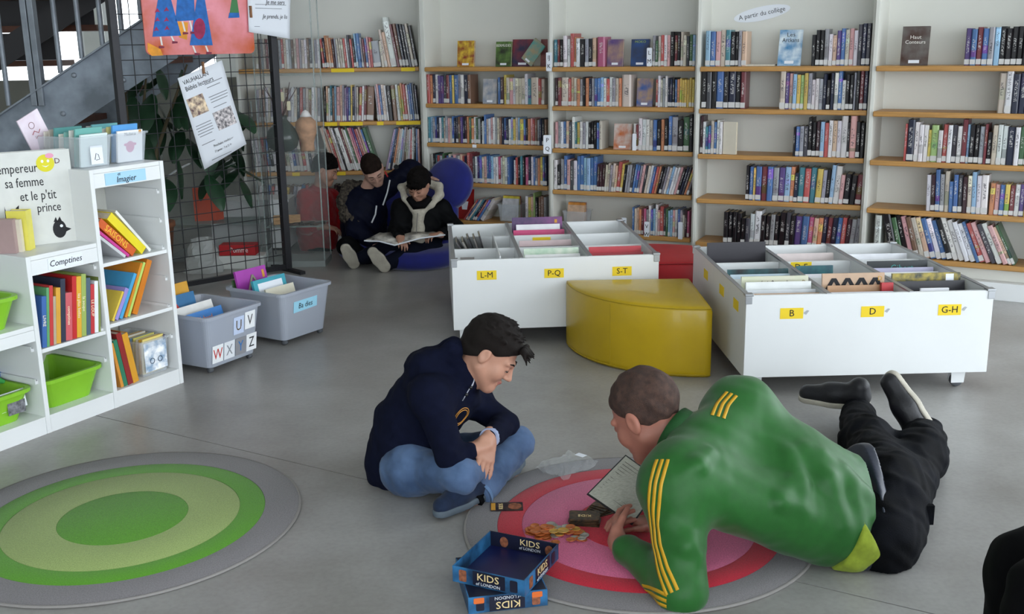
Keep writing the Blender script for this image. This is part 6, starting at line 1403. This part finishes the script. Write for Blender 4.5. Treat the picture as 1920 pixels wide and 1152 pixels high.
# ------------------------------------------------------------------ figures further off
def figure(label, J_, F, U, hs, top, legs, skin, hairm, h=.006, hands=None, shoes=None, hair_kw=None, arm=(.05, .042, .033), torso=(.055, .115, .115, .12), leg=(.08, .062, .048), sleeve_end=.85, topname='jacket', legname='trousers', body_face=True):
    hd, nb, ch, pe = J_['head'], J_['neck'], J_['chest'], J_['pelvis']; R = basis(F, U); B = Blend(h)
    head_blend(B, hd, R, hs, nb, .042); B.chain([nb, ch, pe], [.045, .07, .075], .03)
    for k in 'RL':
        s_, e_, w_ = J_[k + 's'], J_[k + 'e'], J_[k + 'w']; B.chain([ch * .5 + s_ * .5, s_, e_, w_], [.035, .032, .028, .021], .02)
        if k + 'k' in J_: B.chain([J_[k + 'h'], J_[k + 'k'], J_[k + 'a']], [.05, .042, .03], .02)
        d, pn, curl = (hands or {}).get(k, (w_ - e_, (0, 0, -1), (.3, .3, .3))); hand_blend(B, w_, d, pn, 1 if k == 'R' else -1, .88, curl, .1, (.5, .8, .2), .0088)
    r = person(label, B.mesh('person', [skin])); obj('hair', hair_mesh(hd, R, hs, [hairm], h, **(hair_kw or {})), r)
    brows(r, hd, R, hs, hairm)
    if body_face: eyes(r, hd, R, hs)
    else:
        for k in (-1, 1): part('lash_line', MB().tube([V3(hd) + R @ (np.array(q) * hs) for q in ((k * .018, .0905, -.006), (k * .031, .0925, -.0085), (k * .044, .086, -.006))], .0016, 5), hairm, r)
    J = Blend(h); J.chain([nb - (nb - ch) * .15, ch, (ch + pe) / 2, pe], list(torso), .07); J.cone(J_['Rs'], J_['Ls'], arm[0] + .006, arm[0] + .006, .05)
    for k in 'RL': J.chain([J_[k + 's'], J_[k + 'e'], J_[k + 'e'] * (1 - sleeve_end) + J_[k + 'w'] * sleeve_end], list(arm), .035)
    J.noise(.004, 42, hd[0] * 10); J.noise(.002, 95, 1); J.cut(pe + V3((0, 0, -.1)), (0, 0, -1))
    jk = obj(topname, J.mesh(topname, [top]), r); jl = None
    if 'Rk' in J_:
        T = Blend(h); T.cone(J_['Rh'], J_['Lh'], leg[0] + .01, leg[0] + .01, .05)
        for k in 'RL': T.chain([J_[k + 'h'], J_[k + 'k'], J_[k + 'k'] * .06 + J_[k + 'a'] * .94], list(leg), .03)
        T.noise(.004, 45, 1.0); T.cut((0, 0, .004), (0, 0, -1)); jl = obj(legname, T.mesh(legname, [legs]), r)
    for (he, to, up, L, um, sm) in (shoes or []): shoe(r, he, to, up, L, um, sm, None, .042, .006)
    return r, jk, R
SK2 = skinm('skin_pale', '#b08a7a'); SK3 = skinm('skin_tan', '#a47a66')
HB = mat('dark_hair_far', '#0c0908', .75, var=.3, vscale=40, bump=.6, bscale=120, spec=.1); HBR = mat('brown_hair_far', '#1d1410', .75, var=.3, vscale=40, bump=.6, bscale=120, spec=.1)
SOLE = mat('off_white_sole', '#a59f92', .8, var=.1, bump=.3, bscale=120); UPP = cloth('dark_canvas', '#15161c')
# boy with the black jacket and cream hood
j = dict(head=W3(785, 345, 7.06), neck=W3(786, 378, 7.17), chest=W3(787, 410, 7.18), pelvis=W3(792, 462, 7.17), Rs=W3(752, 392, 7.16), Re=W3(742, 440, 7.06), Rw=W3(749, 444, 6.95), Ls=W3(826, 392, 7.2), Le=W3(858, 432, 7.13), Lw=W3(828, 440, 6.97), Rh=W3(776, 465, 7.1), Lh=W3(806, 468, 7.1), Rk=W3(728, 466, 7.02), Lk=W3(772, 474, 6.95), Ra=W3(676, 484, 7.0), La=W3(726, 494, 6.88))
blk = cloth('black_parka', '#060709', .7, .2, 30)
rB, jB, R_ = figure('boy in a black jacket with a cream hood reading an open comic', j, (-.3, -.8, -.62), (-.1, -.55, .83), .86, blk, cloth('dark_navy_trousers', '#0c0f1c'), SK3, HB, hands={'R': (V3((.25, -.7, -.25)), (0, -.2, -1), (.35, .5, .4)), 'L': (V3((-.75, -.5, .05)), (0, 0, -1), (.5, .6, .5))}, arm=(.062, .054, .042), torso=(.07, .125, .13, .13), hair_kw=dict(thick=.017, line=((.092, .036), (-.07, -.05)), spikes=60, seed=3, slen=.02, spr=.006, fringe=[((x, .09, .06), (x * 1.15, .1 - abs(x) * .4, .026 + .008 * math.sin(x * 260)), .011, .003) for x in np.linspace(-.05, .05, 12)]), body_face=False,
    shoes=[(W3(668, 503, 6.97), W3(645, 462, 6.9), (-.2, .9, .3), .2, UPP, SOLE), (W3(727, 509, 6.83), W3(697, 472, 6.8), (-.2, .9, .3), .2, UPP, SOLE)])
CR = cloth('cream_fleece', '#a8a294', .95)
hdB = j['head']
hb = Blend(.006)
pts = [W3(760, 372, 7.08), W3(752, 352, 7.14), W3(770, 345, 7.22), W3(800, 343, 7.24), W3(822, 350, 7.2), W3(824, 366, 7.14), W3(808, 384, 7.07), W3(792, 396, 7.05)]
hb.chain(pts, [.02, .022, .026, .03, .03, .028, .024, .02], .02); hb.chain([W3(760, 372, 7.08), W3(774, 392, 7.05), W3(783, 405, 7.04)], [.02, .02, .018], .02); hb.chain([W3(785, 402, 7.055), W3(784, 450, 7.03)], [.036, .05], .03); hb.noise(.003, 60, 1)
obj('hoodie', hb.mesh('hoodie', [CR]), rB)
part('scarf', MB().tube([W3(766, 372, 7.06), W3(778, 386, 7.02), W3(794, 384, 7.02), W3(806, 372, 7.06)], [.02, .028, .028, .02], 12), BLK, rB)
part('zip', MB().tube([W3(783, 400, 7.0), W3(781, 425, 6.975), W3(780, 448, 6.97)], .004, 6), mat('zip_grey', '#6e6a64', .5), rB)
# open comic in his lap
bkc = thing('comic_book', 'large open comic album on the knees of the reading boy', 'comic', Matrix())
PGE = mat('comic_page', '#6f6b66', .5, var=.5, vscale=14, col2='#b9b4ac')
for sg_, (p0, p1, p2, p3) in ((-1, (W3(740, 459, 6.86), W3(683, 451, 6.93), W3(712, 436, 7.02), W3(752, 441, 6.98))), (1, (W3(740, 459, 6.86), W3(835, 440, 6.9), W3(812, 434, 7.0), W3(752, 441, 6.98)))):
    q0 = [Vector(p) for p in (p0, p1, p2, p3)]; n = 6; v = []
    for t in (0, -.006):
        for i in range(n + 1):
            for k_ in (0, 1):
                a, b_ = (q0[0].lerp(q0[1], i / n), q0[3].lerp(q0[2], i / n)); p = a.lerp(b_, k_); v.append((p.x, p.y, p.z + .012 * math.sin(math.pi * min(1, i / n * 1.3)) + t))
    m_ = 2 * (n + 1); f = []
    for i in range(n): f += [(2 * i, 2 * i + 1, 2 * i + 3, 2 * i + 2), (m_ + 2 * i, m_ + 2 * i + 2, m_ + 2 * i + 3, m_ + 2 * i + 1), (2 * i, 2 * i + 2, m_ + 2 * i + 2, m_ + 2 * i), (2 * i + 1, m_ + 2 * i + 1, m_ + 2 * i + 3, 2 * i + 3)]
    f += [(2 * n, 2 * n + 1, m_ + 2 * n + 1, m_ + 2 * n)]
    part('page_block', MB().add(v, f, 0, True), PGE, bkc)
    part('page_edge', MB().tube([q0[0] + Vector((0, -.002, -.004)), q0[0].lerp(q0[1], .5) + Vector((0, -.002, .008)), q0[1] + Vector((0, -.002, -.002))], .0045, 6), PAPER, bkc)
# boy with the navy jacket and fur-trimmed hood
j = dict(head=W3(699, 318, 7.3), neck=W3(684, 362, 7.42), chest=W3(684, 392, 7.43), pelvis=W3(680, 462, 7.44), Rs=W3(660, 385, 7.38), Re=W3(668, 432, 7.25), Rw=W3(700, 458, 7.16), Ls=W3(722, 352, 7.5), Le=W3(770, 318, 7.52), Lw=W3(806, 336, 7.46), Rh=W3(668, 466, 7.36), Lh=W3(700, 466, 7.38), Rk=W3(650, 462, 7.16), Lk=W3(726, 470, 7.16), Ra=W3(690, 486, 7.12), La=W3(672, 486, 7.2))
nv = cloth('navy_parka', '#070a1c', .65, .2, 20)
rA, jA, R_ = figure('boy in a navy jacket with a fur-trimmed hood leaning over the comic', j, (.32, -.72, -.66), (-.18, -.6, .78), .9, nv, BLK, SK2, HBR, hands={'L': (V3((.9, -.15, -.12)), (0, -.4, -.9), (.15, .2, .2))}, arm=(.072, .066, .05), torso=(.075, .14, .145, .135), hair_kw=dict(thick=.008, line=((.086, .056), (-.075, -.065)), spikes=50, seed=6, slen=.012), body_face=False)
fur = Blend(.006); fp = [W3(676, 350, 7.46), W3(655, 352, 7.43), W3(645, 378, 7.36), W3(650, 405, 7.3), W3(668, 420, 7.24)]; fur.chain(fp, [.04, .05, .05, .045, .03], .02); fur.noise(.007, 150, 1); fur.noise(.004, 320, 2)
obj('fur_trim', fur.mesh('fur_trim', [mat('grey_brown_fur', '#241f1b', .95, var=.4, vscale=60, bump=.6, bscale=260, col2='#473f36')]), rA)
part('zip_edge', MB().tube([W3(731, 338, 7.3), W3(726, 362, 7.26), W3(718, 385, 7.24)], .006, 6), mat('white_zip', '#b9bcc0', .5), rA); part('zip_edge', MB().tube([W3(706, 386, 7.22), W3(704, 402, 7.2), W3(697, 418, 7.19)], .006, 6), mat('white_zip', '#b9bcc0', .5), rA)
part('collar_lining', MB().tube([W3(722, 322, 7.33), W3(727, 332, 7.31)], .006, 6), mat('red_lining', '#9c1c24', .6), rA)
part('sleeve_badge', MB().prism(disc(0, 0, .018, n=16), 0, .003), DARKIN, rA, facing(W3(743, 313, 7.44), (1, 0, .1), (0, -.3, 1)))
# boy in red behind the display case
j = dict(head=W3(610, 318, 7.68), neck=W3(600, 352, 7.74), chest=W3(594, 392, 7.75), pelvis=W3(597, 478, 7.74), Rs=W3(574, 372, 7.64), Re=W3(572, 425, 7.57), Rw=W3(610, 425, 7.5), Ls=W3(620, 372, 7.84), Le=W3(644, 420, 7.8), Lw=W3(652, 440, 7.62), Rh=W3(594, 482, 7.66), Lh=W3(607, 482, 7.8), Rk=W3(652, 492, 7.56), Lk=W3(667, 480, 7.74), Ra=W3(624, 500, 7.5), La=W3(640, 498, 7.62))
red = cloth('red_fleece', '#8a0f18', .9, .1, 30)
rC, jC, R_ = figure('boy in a red jumper seen in profile through the clear display case', j, (.93, -.2, -.42), (.3, 0, .9), .9, red, BLK, SK3, HB, hands={'R': (V3((.9, -.1, -.2)), (0, 0, -1), (.4, .5, .4)), 'L': (V3((.5, -.6, -.2)), (0, 0, -1), (.4, .5, .4))}, sleeve_end=.45, arm=(.06, .052, .045), torso=(.065, .125, .135, .13), hair_kw=dict(thick=.015, line=((.09, .05), (-.07, -.055)), spikes=50, seed=8, slen=.026))
# person in black at the right edge, only a knee in view
j = dict(head=V3((1.62, 2.05, .86)), neck=V3((1.60, 2.06, .72)), chest=V3((1.60, 2.06, .52)), pelvis=V3((1.58, 2.08, .13)), Rs=V3((1.52, 1.9, .6)), Re=V3((1.40, 1.85, .38)), Rw=V3((1.36, 2.02, .26)), Ls=V3((1.58, 2.24, .6)), Le=V3((1.45, 2.32, .38)), Lw=V3((1.36, 2.2, .26)), Rh=V3((1.52, 1.99, .12)), Lh=V3((1.54, 2.17, .12)), Rk=V3((1.14, 1.98, .30)), Lk=W3(1950, 1085, 2.22), Ra=V3((1.12, 2.0, .06)), La=W3(1925, 1215, 2.2))
rD, jD, R_ = figure('person in black clothes, only a bent knee showing at the right edge', j, (-.95, .1, -.25), (-.2, 0, .95), 1.0, BLK, BLK, SK2, HBR, h=.008, leg=(.12, .115, .1), hair_kw=dict(thick=.012, line=((.086, .058), (-.075, -.065)), spikes=0, seed=9), shoes=[(V3((1.16, 1.99, .002)), V3((.98, 2.0, .002)), (0, 0, 1), .26, BLK, RUBBER), (W3(1925, 1215, 2.2) * V3((1, 1, 0)) + V3((.04, 0, .002)), W3(1925, 1215, 2.2) * V3((1, 1, 0)) + V3((-.1, .02, .002)), (0, 0, 1), .25, BLK, RUBBER)])
